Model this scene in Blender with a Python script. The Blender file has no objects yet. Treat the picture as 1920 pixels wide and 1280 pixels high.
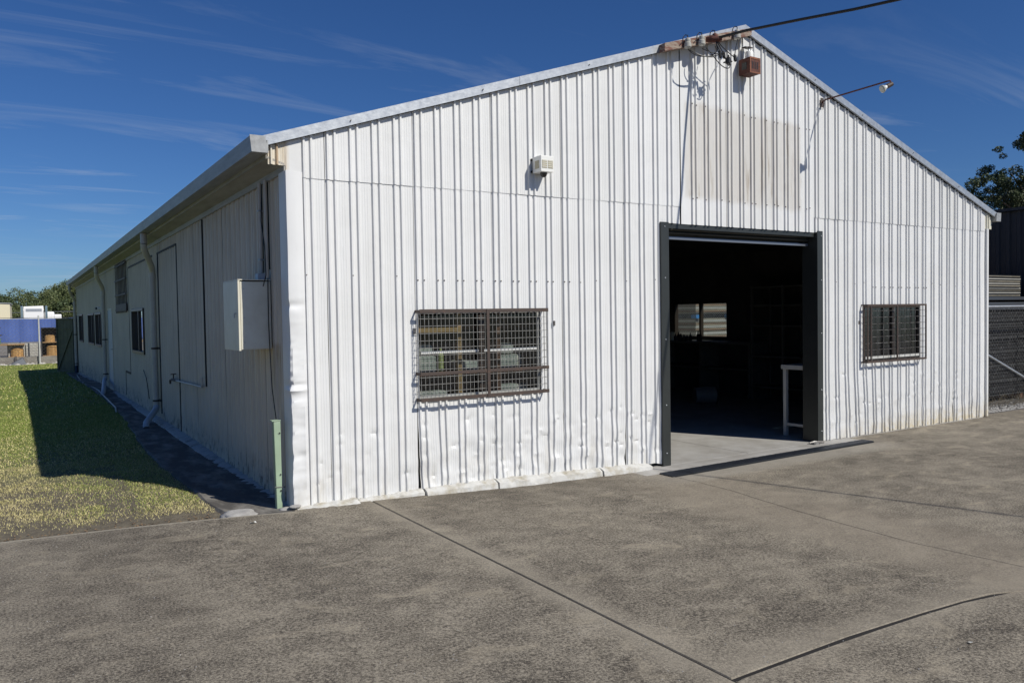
import bpy, bmesh, math, random
import numpy as np
from mathutils import Vector, noise
random.seed(7); rng = np.random.default_rng(7)
sc = bpy.context.scene
COL = sc.collection
R = math.radians

# ---------------------------------------------------------------- camera, sky, sun, exposure
cam_d = bpy.data.cameras.new('camera'); cam = bpy.data.objects.new('camera', cam_d); COL.objects.link(cam)
sc.camera = cam
cam_d.sensor_width = 36.0; cam_d.lens = 1488.58 / 1920 * 36; cam_d.clip_start = .05; cam_d.clip_end = 6000
_yw, _pt, _rl = R(-32.064), R(-1.86), R(-.944)
_F = Vector((-math.sin(_yw) * math.cos(_pt), math.cos(_yw) * math.cos(_pt), math.sin(_pt)))
_R = Vector((math.cos(_yw), math.sin(_yw), 0)); _U = _R.cross(_F)
_R2 = _R * math.cos(_rl) + _U * math.sin(_rl); _U2 = -_R * math.sin(_rl) + _U * math.cos(_rl)
from mathutils import Matrix
M = Matrix((( _R2.x, _U2.x, -_F.x, -2.017), (_R2.y, _U2.y, -_F.y, -6.771), (_R2.z, _U2.z, -_F.z, 1.6), (0, 0, 0, 1)))
cam.matrix_world = M

SUN_TO = Vector((1.507, -3.257, 3.17)).normalized()          # direction towards the sun
SUN_EL = math.asin(SUN_TO.z); SUN_AZ = math.atan2(SUN_TO.x, SUN_TO.y)
world = bpy.data.worlds.new('World'); sc.world = world; world.use_nodes = True
wn = world.node_tree.nodes; wl = world.node_tree.links; wn.clear()
wo = wn.new('ShaderNodeOutputWorld'); bg = wn.new('ShaderNodeBackground'); sky = wn.new('ShaderNodeTexSky')
sky.sky_type = 'NISHITA'; sky.sun_disc = False; sky.sun_elevation = SUN_EL; sky.sun_rotation = SUN_AZ
sky.altitude = 600; sky.air_density = 1.0; sky.dust_density = 0.3; sky.ozone_density = 3.0
bg.inputs['Strength'].default_value = 0.051
# thin cirrus: noise on the sky direction projected on a high flat layer
tc = wn.new('ShaderNodeTexCoord'); sp = wn.new('ShaderNodeSeparateXYZ'); wl.new(tc.outputs['Generated'], sp.inputs[0])
def wmath(op, a, b=None, c=None):
    n = wn.new('ShaderNodeMath'); n.operation = op
    for i, v in enumerate((a, b, c)):
        if v is None: continue
        if isinstance(v, (int, float)): n.inputs[i].default_value = v
        else: wl.new(v, n.inputs[i])
    return n.outputs[0]
zz = wmath('MAXIMUM', sp.outputs[2], .02); zz = wmath('ADD', zz, .06)
px = wmath('DIVIDE', sp.outputs[0], zz); py = wmath('DIVIDE', sp.outputs[1], zz)
cb = wn.new('ShaderNodeCombineXYZ'); wl.new(px, cb.inputs[0]); wl.new(py, cb.inputs[1])
mp = wn.new('ShaderNodeMapping'); wl.new(cb.outputs[0], mp.inputs[0]); mp.inputs['Rotation'].default_value = (0, 0, R(-24)); mp.inputs['Scale'].default_value = (.55, 2.0, 1)
n1 = wn.new('ShaderNodeTexNoise'); wl.new(mp.outputs[0], n1.inputs['Vector']); n1.inputs['Scale'].default_value = 1.15; n1.inputs['Detail'].default_value = 8; n1.inputs['Roughness'].default_value = .62; n1.inputs['Distortion'].default_value = .9
n2 = wn.new('ShaderNodeTexNoise'); wl.new(cb.outputs[0], n2.inputs['Vector']); n2.inputs['Scale'].default_value = .33; n2.inputs['Detail'].default_value = 2
r1 = wn.new('ShaderNodeMapRange'); wl.new(n1.outputs[0], r1.inputs[0]); r1.inputs[1].default_value = .52; r1.inputs[2].default_value = .86
r2 = wn.new('ShaderNodeMapRange'); wl.new(n2.outputs[0], r2.inputs[0]); r2.inputs[1].default_value = .38; r2.inputs[2].default_value = .62
cm = wmath('MULTIPLY', r1.outputs[0], r2.outputs[0]); lowf = wn.new('ShaderNodeMapRange'); wl.new(sp.outputs[2], lowf.inputs[0]); lowf.inputs[1].default_value = .05; lowf.inputs[2].default_value = .5; lowf.inputs[3].default_value = .80; lowf.inputs[4].default_value = .22; cm = wmath('MULTIPLY', cm, lowf.outputs[0])
hs = wn.new('ShaderNodeHueSaturation'); wl.new(sky.outputs[0], hs.inputs['Color']); hs.inputs['Saturation'].default_value = 1.15
mx = wn.new('ShaderNodeMix'); mx.data_type = 'RGBA'; wl.new(cm, mx.inputs['Factor']); tn = wn.new('ShaderNodeMix'); tn.data_type = 'RGBA'; tn.blend_type = 'MULTIPLY'; tn.inputs['Factor'].default_value = 1; tn.inputs['B'].default_value = (.68, .95, 1.38, 1); wl.new(hs.outputs[0], tn.inputs['A']); wl.new(tn.outputs['Result'], mx.inputs['A']); mx.inputs['B'].default_value = (9.5, 10.6, 12.0, 1)
wl.new(mx.outputs['Result'], bg.inputs['Color']); wl.new(bg.outputs[0], wo.inputs['Surface'])

sun_d = bpy.data.lights.new('sun', 'SUN'); sun_d.energy = 4.5; sun_d.angle = R(.5); sun_d.color = (1.0, .955, .86)
sun = bpy.data.objects.new('sun', sun_d); COL.objects.link(sun)
sun.rotation_euler = (-SUN_TO).to_track_quat('-Z', 'Y').to_euler(); sun.location = (10, -20, 20)
sc.view_settings.view_transform = 'Standard'; sc.view_settings.look = 'None'; sc.view_settings.exposure = 0.0
sc.view_settings.gamma = 1; sc.view_settings.use_curve_mapping = False
try:
    sc.cycles.max_bounces = 6; sc.cycles.diffuse_bounces = 3; sc.cycles.transparent_max_bounces = 16
except Exception: pass

# ---------------------------------------------------------------- helpers
def tag(o, label=None, cat=None, group=None, kind=None):
    if label: o['label'] = label
    if cat: o['category'] = cat
    if group: o['group'] = group
    if kind: o['kind'] = kind
    return o
def empty(name, loc=(0, 0, 0), label=None, cat=None, group=None, kind=None):
    o = bpy.data.objects.new(name, None); o.location = loc; COL.objects.link(o); o.empty_display_size = .2
    o['_base'] = 1; del o['_base']
    return tag(o, label, cat, group, kind)
def base_of(p):
    v = Vector((0, 0, 0))
    while p is not None: v += p.location; p = p.parent
    return v
def link_mesh(name, me, mat, parent=None):
    o = bpy.data.objects.new(name, me); COL.objects.link(o)
    if parent is not None:
        o.parent = parent
    if mat is not None and not me.materials: me.materials.append(mat)
    return o
FRONT = lambda u, d, z: (u, -d, z)          # u along x, d outwards towards -y
LEFT = lambda u, d, z: (-d, u, z)           # u along y, d outwards towards -x
RIGHT = lambda u, d, z: (11.2 + d, u, z)
WORLD = lambda x, y, z: (x, y, z)
class MB:
    def __init__(s, T=WORLD): s.v = []; s.f = []; s.T = T
    def add(s, vs, fs):
        b = len(s.v); s.v += [s.T(*p) for p in vs]; s.f += [tuple(b + i for i in f) for f in fs]; return s
    def box(s, x0, x1, y0, y1, z0, z1):
        return s.add([(x0, y0, z0), (x1, y0, z0), (x1, y1, z0), (x0, y1, z0), (x0, y0, z1), (x1, y0, z1), (x1, y1, z1), (x0, y1, z1)],
                     [(0, 3, 2, 1), (4, 5, 6, 7), (0, 1, 5, 4), (1, 2, 6, 5), (2, 3, 7, 6), (3, 0, 4, 7)])
    def hexa(s, p): return s.add(p, [(0, 3, 2, 1), (4, 5, 6, 7), (0, 1, 5, 4), (1, 2, 6, 5), (2, 3, 7, 6), (3, 0, 4, 7)])
    def bar(s, a, b, w, h, up=(0, 0, 1)):       # a rectangular bar from a to b
        a = Vector(a); b = Vector(b); d = (b - a).normalized(); up = Vector(up)
        sd = d.cross(up)
        if sd.length < 1e-4: sd = d.cross(Vector((1, 0, 0)))
        sd.normalize(); u2 = sd.cross(d).normalized()
        P = []
        for q in (a, b):
            for i, j in ((-1, -1), (1, -1), (1, 1), (-1, 1)): P.append(tuple(q + sd * (w / 2 * i) + u2 * (h / 2 * j)))
        return s.add(P, [(0, 3, 2, 1), (4, 5, 6, 7), (0, 1, 5, 4), (1, 2, 6, 5), (2, 3, 7, 6), (3, 0, 4, 7)])
    def tube(s, pts, r, n=8, caps=True):
        pts = [Vector(p) for p in pts]; rr = r if isinstance(r, (list, tuple)) else [r] * len(pts)
        P = []; t0 = (pts[1] - pts[0]).normalized(); ref = Vector((0, 0, 1)) if abs(t0.z) < .9 else Vector((1, 0, 0))
        nrm = t0.cross(ref).normalized()
        for i, p in enumerate(pts):
            t = (pts[min(i + 1, len(pts) - 1)] - pts[max(i - 1, 0)]).normalized()
            nrm = (nrm - t * nrm.dot(t)).normalized(); bn = t.cross(nrm)
            for k in range(n):
                a = 2 * math.pi * k / n; P.append(tuple(p + (nrm * math.cos(a) + bn * math.sin(a)) * rr[i]))
        F = []
        for i in range(len(pts) - 1):
            for k in range(n): F.append((i * n + k, i * n + (k + 1) % n, (i + 1) * n + (k + 1) % n, (i + 1) * n + k))
        if caps: F.append(tuple(range(n - 1, -1, -1))); F.append(tuple((len(pts) - 1) * n + k for k in range(n)))
        return s.add(P, F)
    def lathe(s, c, prof, n=20, axis='z'):      # prof: (radius, height)
        P = []; F = []
        for r_, h in prof:
            for k in range(n):
                a = 2 * math.pi * k / n; q = (r_ * math.cos(a), r_ * math.sin(a), h)
                if axis == 'x': q = (q[2], q[0], q[1])
                if axis == 'y': q = (q[1], q[2], q[0])
                P.append((c[0] + q[0], c[1] + q[1], c[2] + q[2]))
        m = len(prof)
        for i in range(m - 1):
            for k in range(n): F.append((i * n + k, i * n + (k + 1) % n, (i + 1) * n + (k + 1) % n, (i + 1) * n + k))
        F.append(tuple(range(n - 1, -1, -1))); F.append(tuple((m - 1) * n + k for k in range(n)))
        return s.add(P, F)
    def build(s, name, mat, parent=None, bevel=0, smooth=False, recalc=True):
        b = base_of(parent) if parent is not None else Vector((0, 0, 0))
        me = bpy.data.meshes.new(name)
        me.from_pydata([(x - b.x, y - b.y, z - b.z) for x, y, z in s.v], [], s.f); me.update()
        if recalc or bevel:
            bm = bmesh.new(); bm.from_mesh(me)
            if recalc: bmesh.ops.recalc_face_normals(bm, faces=bm.faces)
            if bevel: bmesh.ops.bevel(bm, geom=[e for e in bm.edges if e.is_manifold and e.calc_face_angle(0) > .6], offset=bevel, segments=2, affect='EDGES', profile=.6)
            bm.to_mesh(me); bm.free()
        if smooth:
            me.polygons.foreach_set('use_smooth', [True] * len(me.polygons)); me.set_sharp_from_angle(angle=R(35))
        return link_mesh(name, me, mat, parent)

# ---------------------------------------------------------------- materials
def mat(name, color, rough=.6, metal=0, spec=.5, noise_amt=0, noise_scale=8, color2=None, bump=0, bump_scale=60, stretch=(1, 1, 1), lo=.35, hi=.65, extra=None, detail=6):
    m = bpy.data.materials.new(name); m.use_nodes = True; N = m.node_tree.nodes; L = m.node_tree.links
    p = N['Principled BSDF']; p.inputs['Base Color'].default_value = (*color, 1); p.inputs['Roughness'].default_value = rough
    p.inputs['Metallic'].default_value = metal; p.inputs['Specular IOR Level'].default_value = spec
    tc = N.new('ShaderNodeTexCoord'); mp = N.new('ShaderNodeMapping'); L.new(tc.outputs['Object'], mp.inputs[0]); mp.inputs['Scale'].default_value = stretch
    out = None
    if color2 is not None:
        n = N.new('ShaderNodeTexNoise'); L.new(mp.outputs[0], n.inputs['Vector']); n.inputs['Scale'].default_value = noise_scale; n.inputs['Detail'].default_value = detail; n.inputs['Roughness'].default_value = .65
        r = N.new('ShaderNodeMapRange'); L.new(n.outputs[0], r.inputs[0]); r.inputs[1].default_value = lo; r.inputs[2].default_value = hi
        x = N.new('ShaderNodeMix'); x.data_type = 'RGBA'; L.new(r.outputs[0], x.inputs['Factor']); x.inputs['A'].default_value = (*color, 1); x.inputs['B'].default_value = (*color2, 1)
        out = x.outputs['Result']; L.new(out, p.inputs['Base Color'])
    if bump:
        n = N.new('ShaderNodeTexNoise'); L.new(mp.outputs[0], n.inputs['Vector']); n.inputs['Scale'].default_value = bump_scale; n.inputs['Detail'].default_value = 4
        b = N.new('ShaderNodeBump'); b.inputs['Strength'].default_value = 1; b.inputs['Distance'].default_value = bump; L.new(n.outputs[0], b.inputs['Height']); L.new(b.outputs[0], p.inputs['Normal'])
    return m
class NT:                                          # small node writer
    def __init__(s, m): s.N = m.node_tree.nodes; s.L = m.node_tree.links; s.p = s.N['Principled BSDF']; t = s.N.new('ShaderNodeTexCoord'); s.co = t.outputs['Object']; g = s.N.new('ShaderNodeSeparateXYZ'); s.L.new(s.co, g.inputs[0]); s.x, s.y, s.z = g.outputs
    def setin(s, sock, v):
        if isinstance(v, (int, float)): sock.default_value = v
        elif isinstance(v, tuple): sock.default_value = (*v, 1) if len(v) == 3 and sock.type == 'RGBA' else v
        else: s.L.new(v, sock)
    def m(s, op, a, b=0.0, clamp=False):
        n = s.N.new('ShaderNodeMath'); n.operation = op; n.use_clamp = clamp; s.setin(n.inputs[0], a); s.setin(n.inputs[1], b); return n.outputs[0]
    def noise(s, scale, detail=4, rough=.6, stretch=None, dist=0, off=None):
        n = s.N.new('ShaderNodeTexNoise'); n.inputs['Scale'].default_value = scale; n.inputs['Detail'].default_value = detail; n.inputs['Roughness'].default_value = rough; n.inputs['Distortion'].default_value = dist
        mp = s.N.new('ShaderNodeMapping'); s.L.new(s.co, mp.inputs[0]); mp.inputs['Scale'].default_value = stretch or (1, 1, 1); mp.inputs['Location'].default_value = off or (0, 0, 0)
        s.L.new(mp.outputs[0], n.inputs['Vector']); return n.outputs[0]
    def rng(s, v, a, b, c=0.0, d=1.0, smooth=False):
        n = s.N.new('ShaderNodeMapRange'); n.interpolation_type = 'SMOOTHSTEP' if smooth else 'LINEAR'; s.setin(n.inputs[0], v)
        for i, q in enumerate((a, b, c, d)): n.inputs[i + 1].default_value = q
        return n.outputs[0]
    def mix(s, f, a, b):
        n = s.N.new('ShaderNodeMix'); n.data_type = 'RGBA'; s.setin(n.inputs['Factor'], f); s.setin(n.inputs['A'], a); s.setin(n.inputs['B'], b); return n.outputs['Result']
    def band(s, v, a, b, soft):
        return s.m('MULTIPLY', s.rng(v, a - soft, a + soft, 0, 1, True), s.rng(v, b - soft, b + soft, 1, 0, True))
    def bump(s, h, dist, strength=1):
        b = s.N.new('ShaderNodeBump'); b.inputs['Distance'].default_value = dist; b.inputs['Strength'].default_value = strength; s.setin(b.inputs['Height'], h); s.L.new(b.outputs[0], s.p.inputs['Normal'])

# white painted steel of the gable wall, with the pale ghost of a removed sign, rust and dirt near the base
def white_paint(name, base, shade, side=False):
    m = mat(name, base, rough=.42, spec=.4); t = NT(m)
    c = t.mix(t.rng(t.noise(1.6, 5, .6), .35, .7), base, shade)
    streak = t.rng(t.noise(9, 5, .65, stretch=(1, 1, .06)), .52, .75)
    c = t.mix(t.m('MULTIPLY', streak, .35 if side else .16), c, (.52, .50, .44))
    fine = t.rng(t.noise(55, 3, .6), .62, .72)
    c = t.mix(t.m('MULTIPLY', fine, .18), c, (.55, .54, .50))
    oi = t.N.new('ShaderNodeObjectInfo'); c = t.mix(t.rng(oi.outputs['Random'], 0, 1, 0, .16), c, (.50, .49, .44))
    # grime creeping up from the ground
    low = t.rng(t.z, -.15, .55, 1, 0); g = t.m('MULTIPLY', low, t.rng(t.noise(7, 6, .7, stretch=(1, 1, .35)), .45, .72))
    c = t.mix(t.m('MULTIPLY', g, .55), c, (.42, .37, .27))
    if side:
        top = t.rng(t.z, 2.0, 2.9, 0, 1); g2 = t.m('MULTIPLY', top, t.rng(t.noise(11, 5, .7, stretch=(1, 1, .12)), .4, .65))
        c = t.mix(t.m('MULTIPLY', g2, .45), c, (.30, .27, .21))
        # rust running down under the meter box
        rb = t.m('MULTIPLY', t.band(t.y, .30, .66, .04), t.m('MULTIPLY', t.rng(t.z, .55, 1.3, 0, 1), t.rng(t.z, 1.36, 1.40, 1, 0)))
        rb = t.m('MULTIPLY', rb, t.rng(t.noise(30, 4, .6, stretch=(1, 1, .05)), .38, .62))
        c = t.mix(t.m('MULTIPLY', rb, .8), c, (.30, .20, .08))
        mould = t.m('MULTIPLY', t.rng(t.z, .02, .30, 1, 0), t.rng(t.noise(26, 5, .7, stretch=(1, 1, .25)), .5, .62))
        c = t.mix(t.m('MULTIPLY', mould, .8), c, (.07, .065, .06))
    else:
        wob = t.m('MULTIPLY', t.m('SUBTRACT', t.noise(3.5, 4, .6), .5), .16)
        xx = t.m('ADD', t.x, wob); z2 = t.m('ADD', t.z, wob)
        zt = t.m('ADD', z2, t.m('MULTIPLY', t.m('SUBTRACT', t.x, 4.6), .035))
        ghost = t.m('MULTIPLY', t.band(xx, 4.62, 6.66, .035), t.band(zt, 2.96, 4.05, .05))
        gi = t.m('MULTIPLY', ghost, t.rng(t.noise(5, 5, .65, stretch=(1, 1, .3)), .25, .75, .45, .85))
        c = t.mix(gi, c, (.56, .535, .495))
        brown = t.m('MULTIPLY', ghost, t.rng(t.noise(14, 4, .6, stretch=(1, 1, .10)), .56, .70))
        c = t.mix(t.m('MULTIPLY', brown, .55), c, (.30, .235, .16))
        # rusty cream end piece under the barge
        endp = t.m('MULTIPLY', t.rng(t.x, -.03, .02, 1, 0), t.rng(t.z, 2.86, 2.88, 0, 1))
        er = t.m('MULTIPLY', endp, t.rng(t.noise(22, 4, .6, stretch=(1, 1, .08)), .45, .60))
        c = t.mix(t.m('MULTIPLY', endp, .8), c, (.66, .60, .47)); c = t.mix(t.m('MULTIPLY', er, .75), c, (.36, .22, .10))
        low2 = t.m('MULTIPLY', t.rng(t.z, -.12, .12, 1, 0), t.m('MULTIPLY', t.rng(t.x, 7.4, 9, 0, 1), t.rng(t.noise(14, 5, .7), .35, .6)))
        c = t.mix(t.m('MULTIPLY', low2, .6), c, (.55, .42, .17))
    t.L.new(c, t.p.inputs['Base Color'])
    t.bump(t.m('ADD', t.noise(3.0, 3, .5), t.m('MULTIPLY', t.noise(90, 3, .6), .04)), .006)
    return m
M_front = white_paint('white_paint', (.745, .75, .755), (.69, .695, .695))
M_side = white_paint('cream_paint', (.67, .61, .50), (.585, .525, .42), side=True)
M_cream = mat('cream_box', (.72, .70, .60), .45, color2=(.64, .61, .50), noise_scale=5)
M_galv = mat('galvanised', (.50, .52, .54), .42, .55, color2=(.36, .38, .41), noise_scale=14, bump=.0008, bump_scale=40)
M_gutter = mat('weathered_gutter', (.36, .37, .375), .5, .2, color2=(.26, .265, .27), noise_scale=5, stretch=(4, .6, 4))
M_soffit = mat('soffit', (.37, .355, .33), .6, color2=(.27, .255, .23), noise_scale=4, stretch=(3, .5, 3))
M_dark = mat('interior_dark', (.10, .10, .092), .8, color2=(.065, .065, .06), noise_scale=2)  # dark grey puts the dim interior's shade into the colour
M_black = mat('black_plastic', (.012, .012, .013), .45)
M_gapdark = mat('dark_gap', (.02, .02, .022), .7)
M_jamb = mat('charcoal_green_steel', (.036, .040, .038), .38, .1, color2=(.029, .032, .030), noise_scale=3)
M_brown = mat('rusty_brown_steel', (.066, .048, .040), .6, .1, color2=(.11, .066, .046), noise_scale=18, lo=.5, hi=.75, bump=.001)
M_wire = mat('grey_wire', (.40, .40, .38), .5, .2, color2=(.24, .23, .21), noise_scale=20)
M_wiredk = mat('dark_wire', (.11, .10, .095), .5, .3, color2=(.30, .29, .28), noise_scale=12, lo=.5, hi=.6)
M_alu = mat('pale_aluminium', (.66, .66, .64), .4, .2, color2=(.55, .55, .52), noise_scale=6)
M_winbrown = mat('brown_window_frame', (.035, .026, .020), .4)
M_pipe = mat('painted_pvc', (.56, .52, .455), .45, color2=(.46, .425, .37), noise_scale=4)
M_pvc = mat('bare_pvc', (.42, .45, .50), .4, color2=(.33, .35, .38), noise_scale=7)
M_green = mat('pale_green_paint', (.34, .45, .32), .45, color2=(.29, .38, .27), noise_scale=5)
M_gategreen = mat('dark_green_gate', (.13, .135, .085), .6, color2=(.09, .095, .06), noise_scale=3)
M_rust = mat('rusty_red', (.125, .035, .022), .75, color2=(.06, .02, .013), noise_scale=22, bump=.0015, bump_scale=80)
M_orange = mat('faded_orange_edge', (.26, .09, .04), .7, color2=(.12, .04, .02), noise_scale=30)
M_oldwood = mat('old_painted_timber', (.17, .075, .055), .85, color2=(.30, .25, .20), noise_scale=14, stretch=(.5, 2, 3), lo=.42, hi=.56, bump=.003, bump_scale=30)
M_ceramic = mat('porcelain', (.50, .49, .45), .25, color2=(.36, .35, .31), noise_scale=9)
M_ceram2 = mat('brown_porcelain', (.16, .07, .04), .25)
M_whitep = mat('white_plastic', (.78, .78, .75), .35)
M_vent = mat('yellowed_mesh', (.50, .46, .33), .7, color2=(.38, .35, .26), noise_scale=60)
M_timber = mat('timber', (.40, .25, .11), .7, color2=(.28, .16, .07), noise_scale=8, stretch=(1, 1, 6))
M_timberd = mat('brown_timber', (.16, .07, .035), .75, color2=(.10, .045, .025), noise_scale=8)
M_card = mat('cardboard', (.50, .36, .20), .8)
M_greybox = mat('grey_sacking', (.30, .30, .27), .85, color2=(.17, .17, .155), noise_scale=9)
M_blue = mat('blue_plastic', (.03, .22, .55), .5)
M_inner_floor = mat('shed_floor', (.40, .39, .37), .7, color2=(.30, .285, .26), noise_scale=3, bump=.0015, bump_scale=50)
M_leafR = mat('eucalypt_leaf', (.050, .066, .030), .55, color2=(.090, .105, .048), noise_scale=1.4)
M_leafA = mat('dark_leaf', (.042, .066, .026), .65, color2=(.070, .100, .036), noise_scale=.5)
M_leafB = mat('olive_leaf', (.080, .105, .034), .65, color2=(.115, .135, .048), noise_scale=.5)
M_bark = mat('bark', (.16, .13, .10), .9, color2=(.09, .07, .055), noise_scale=6, bump=.01)
M_board = mat('stacked_board', (.34, .31, .25), .7, color2=(.20, .18, .14), noise_scale=5, stretch=(1, .3, 6))
M_board2 = mat('stacked_board_red', (.30, .19, .11), .7, color2=(.20, .12, .07), noise_scale=5)
M_steelb = mat('grey_steel_length', (.014, .016, .019), .6, .1, color2=(.009, .01, .012), noise_scale=4)
M_shedblk = mat('charcoal_cladding', (.020, .022, .028), .6)
M_trim_cream = mat('cream_wall', (.68, .62, .45), .6)
M_truck = mat('truck_white', (.80, .80, .80), .3)
M_chrome = mat('bright_metal', (.7, .7, .7), .15, 1)
M_sleeper = mat('concrete_sleeper', (.30, .28, .25), .85, color2=(.21, .19, .17), noise_scale=2.5, bump=.004)
M_palebl = mat('pale_panel', (.47, .46, .42), .8, color2=(.36, .35, .32), noise_scale=1.2)
M_drumw = mat('drum_timber', (.52, .31, .12), .7, color2=(.36, .20, .07), noise_scale=4, stretch=(6, 6, .6))
M_stone = mat('stone', (.42, .41, .39), .85, color2=(.27, .26, .25), noise_scale=6, bump=.004)
M_hose = mat('grey_hose', (.42, .42, .40), .5)

def glass(name, tint, fac=.12, rough=.02):
    m = bpy.data.materials.new(name); m.use_nodes = True; N = m.node_tree.nodes; L = m.node_tree.links; N.clear()
    o = N.new('ShaderNodeOutputMaterial'); a = N.new('ShaderNodeBsdfTransparent'); g = N.new('ShaderNodeBsdfGlossy'); x = N.new('ShaderNodeMixShader'); lw = N.new('ShaderNodeFresnel')
    lw.inputs['IOR'].default_value = 1.5; a.inputs[0].default_value = (*tint, 1); g.inputs['Roughness'].default_value = rough; g.inputs[0].default_value = (.95, .97, 1, 1)
    mm = N.new('ShaderNodeMath'); mm.operation = 'ADD'; L.new(lw.outputs[0], mm.inputs[0]); mm.inputs[1].default_value = fac; mm.use_clamp = True
    ge = N.new('ShaderNodeNewGeometry'); iv = N.new('ShaderNodeMath'); iv.operation = 'SUBTRACT'; iv.inputs[0].default_value = 1; L.new(ge.outputs['Backfacing'], iv.inputs[1])
    m2 = N.new('ShaderNodeMath'); m2.operation = 'MULTIPLY'; L.new(mm.outputs[0], m2.inputs[0]); L.new(iv.outputs[0], m2.inputs[1])
    L.new(m2.outputs[0], x.inputs[0]); L.new(a.outputs[0], x.inputs[1]); L.new(g.outputs[0], x.inputs[2]); L.new(x.outputs[0], o.inputs[0]); return m
M_glass = glass('window_glass', (.80, .84, .84), .02)
M_glassd = glass('dusty_tinted_glass', (.20, .27, .34), .12, .12)
M_glassm = glass('reflecting_glass', (.25, .28, .30), .35, .01)
M_bulb = glass('bulb_glass', (.75, .76, .72), .25, .05)

def cloth_blue():
    m = mat('blue_mesh_cloth', (.045, .115, .42), .8); t = NT(m)
    w = t.m('SINE', t.m('MULTIPLY', t.x, 42)); w2 = t.m('SINE', t.m('MULTIPLY', t.z, 48))
    c = t.mix(t.rng(w, .2, 1.0), (.07, .125, .36), (.058, .108, .33))
    c = t.mix(t.rng(t.noise(1.1, 4, .6), .4, .7), c, (.085, .14, .38)); t.L.new(c, t.p.inputs['Base Color']); return m
M_bluecloth = cloth_blue()

def concrete(name, dark, mid, pale, dirt=True):
    m = mat(name, mid, .85, spec=.25); t = NT(m)
    sp1 = t.noise(66, 5, .82); sp2 = t.noise(150, 3, .75); big = t.noise(1.15, 5, .62, dist=.4); med = t.noise(4.2, 6, .7, dist=.3, stretch=(1, 1.25, 1))
    f = t.m('ADD', t.m('MULTIPLY', sp1, .75), t.m('ADD', t.m('MULTIPLY', sp2, .25), t.m('MULTIPLY', t.m('SUBTRACT', med, .5), .20)))
    f = t.m('ADD', f, t.m('MULTIPLY', t.m('SUBTRACT', big, .5), .17))
    c = t.mix(t.rng(f, .425, .595), dark, pale)
    bl = t.rng(t.noise(2.4, 4, .6, dist=.8, off=(3, 7, 0), stretch=(1, 1.7, 1)), .57, .70)
    sc_ = t.rng(t.noise(1.1, 5, .7, dist=1.5, off=(1, 2, 0), stretch=(.5, 3.5, 1)), .64, .70)
    c = t.mix(t.m('MULTIPLY', sc_, .22), c, pale)
    c = t.mix(t.m('MULTIPLY', bl, .42), c, (pale[0] * 1.12, pale[1] * 1.1, pale[2] * 1.05))
    # cleaner, worn bands along the joints and in the wheel path to the door
    wob = t.m('MULTIPLY', t.m('SUBTRACT', t.noise(3, 4, .6), .5), .25)
    j1 = t.rng(t.m('ABSOLUTE', t.m('ADD', t.m('SUBTRACT', t.x, .667), wob)), .03, .20, .5, 0)
    j2 = t.m('MULTIPLY', t.rng(t.m('ABSOLUTE', t.m('ADD', t.m('SUBTRACT', t.y, -4.22), wob)), .03, .22, .45, 0), t.rng(t.x, .6, .7, 0, 1))
    c = t.mix(t.m('MAXIMUM', j1, j2), c, pale)
    ed = t.m('ADD', t.y, t.m('ADD', t.m('MULTIPLY', t.x, .13), .1195))
    c = t.mix(t.m('MULTIPLY', t.rng(t.m('ADD', ed, t.m('MULTIPLY', wob, .15)), -.06, -.015, 0, .9), t.rng(t.x, -.2, 0, 1, 0)), c, (.46, .42, .34))
    path = t.m('MULTIPLY', t.band(t.m('ADD', t.x, t.m('MULTIPLY', wob, 2.2)), 3.05, 4.35, .32), t.rng(t.y, -.4, -1.1, .4, 1))
    path = t.m('MULTIPLY', path, t.rng(t.noise(9, 4, .65), .2, .7, .35, .95))
    c = t.mix(t.m('MULTIPLY', path, .72), c, (.29, .25, .195))
    thr = t.m('MULTIPLY', t.rng(t.y, -.92, -.72, 0, 1), t.rng(t.x, 3.4, 4.1, 0, 1))
    thr = t.m('MULTIPLY', thr, t.rng(t.x, 7.3, 7.9, 1, 0)); thr = t.m('MULTIPLY', thr, t.rng(t.noise(5, 5, .7), .3, .6, .5, 1))
    c = t.mix(t.m('MULTIPLY', thr, .8), c, (.33, .305, .26))
    oi = t.N.new('ShaderNodeObjectInfo'); c = t.mix(t.rng(oi.outputs['Random'], 0, 1, 0, .16), c, dark)
    # damp dark staining near the wall base
    wd = t.m('MULTIPLY', t.rng(t.y, -1.5, -.1, 0, 1), t.m('MULTIPLY', t.rng(t.x, .2, 1.2, 0, 1), t.rng(t.x, 3.2, 3.9, 1, 0)))
    wd = t.m('MULTIPLY', wd, t.rng(t.noise(2.2, 5, .65), .35, .62))
    c = t.mix(t.m('MULTIPLY', wd, .6), c, (dark[0] * .85, dark[1] * .82, dark[2] * .78))
    t.L.new(c, t.p.inputs['Base Color'])
    t.bump(t.m('ADD', t.m('MULTIPLY', sp1, .7), t.m('MULTIPLY', sp2, .5)), .006)
    return m
M_conc = concrete('weathered_concrete', (.058, .049, .040), (.13, .112, .09), (.385, .342, .270))
M_conc2 = mat('apron_concrete', (.085, .078, .070), .9, color2=(.24, .225, .20), noise_scale=2.6, bump=.006, bump_scale=14, lo=.46, hi=.66, stretch=(1.6, .7, 1))
M_apron_lit = M_conc2
M_curb = mat('white_painted_concrete', (.56, .555, .53), .7, color2=(.33, .29, .21), noise_scale=7, lo=.46, hi=.72, bump=.014, bump_scale=16)
M_curbs = mat('grey_white_concrete', (.42, .41, .39), .75, color2=(.20, .19, .17), noise_scale=7, lo=.5, hi=.72, bump=.006, bump_scale=22)
M_soil = mat('dry_soil', (.15, .13, .105), .95, color2=(.085, .072, .058), noise_scale=18, bump=.012, bump_scale=24)
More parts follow.
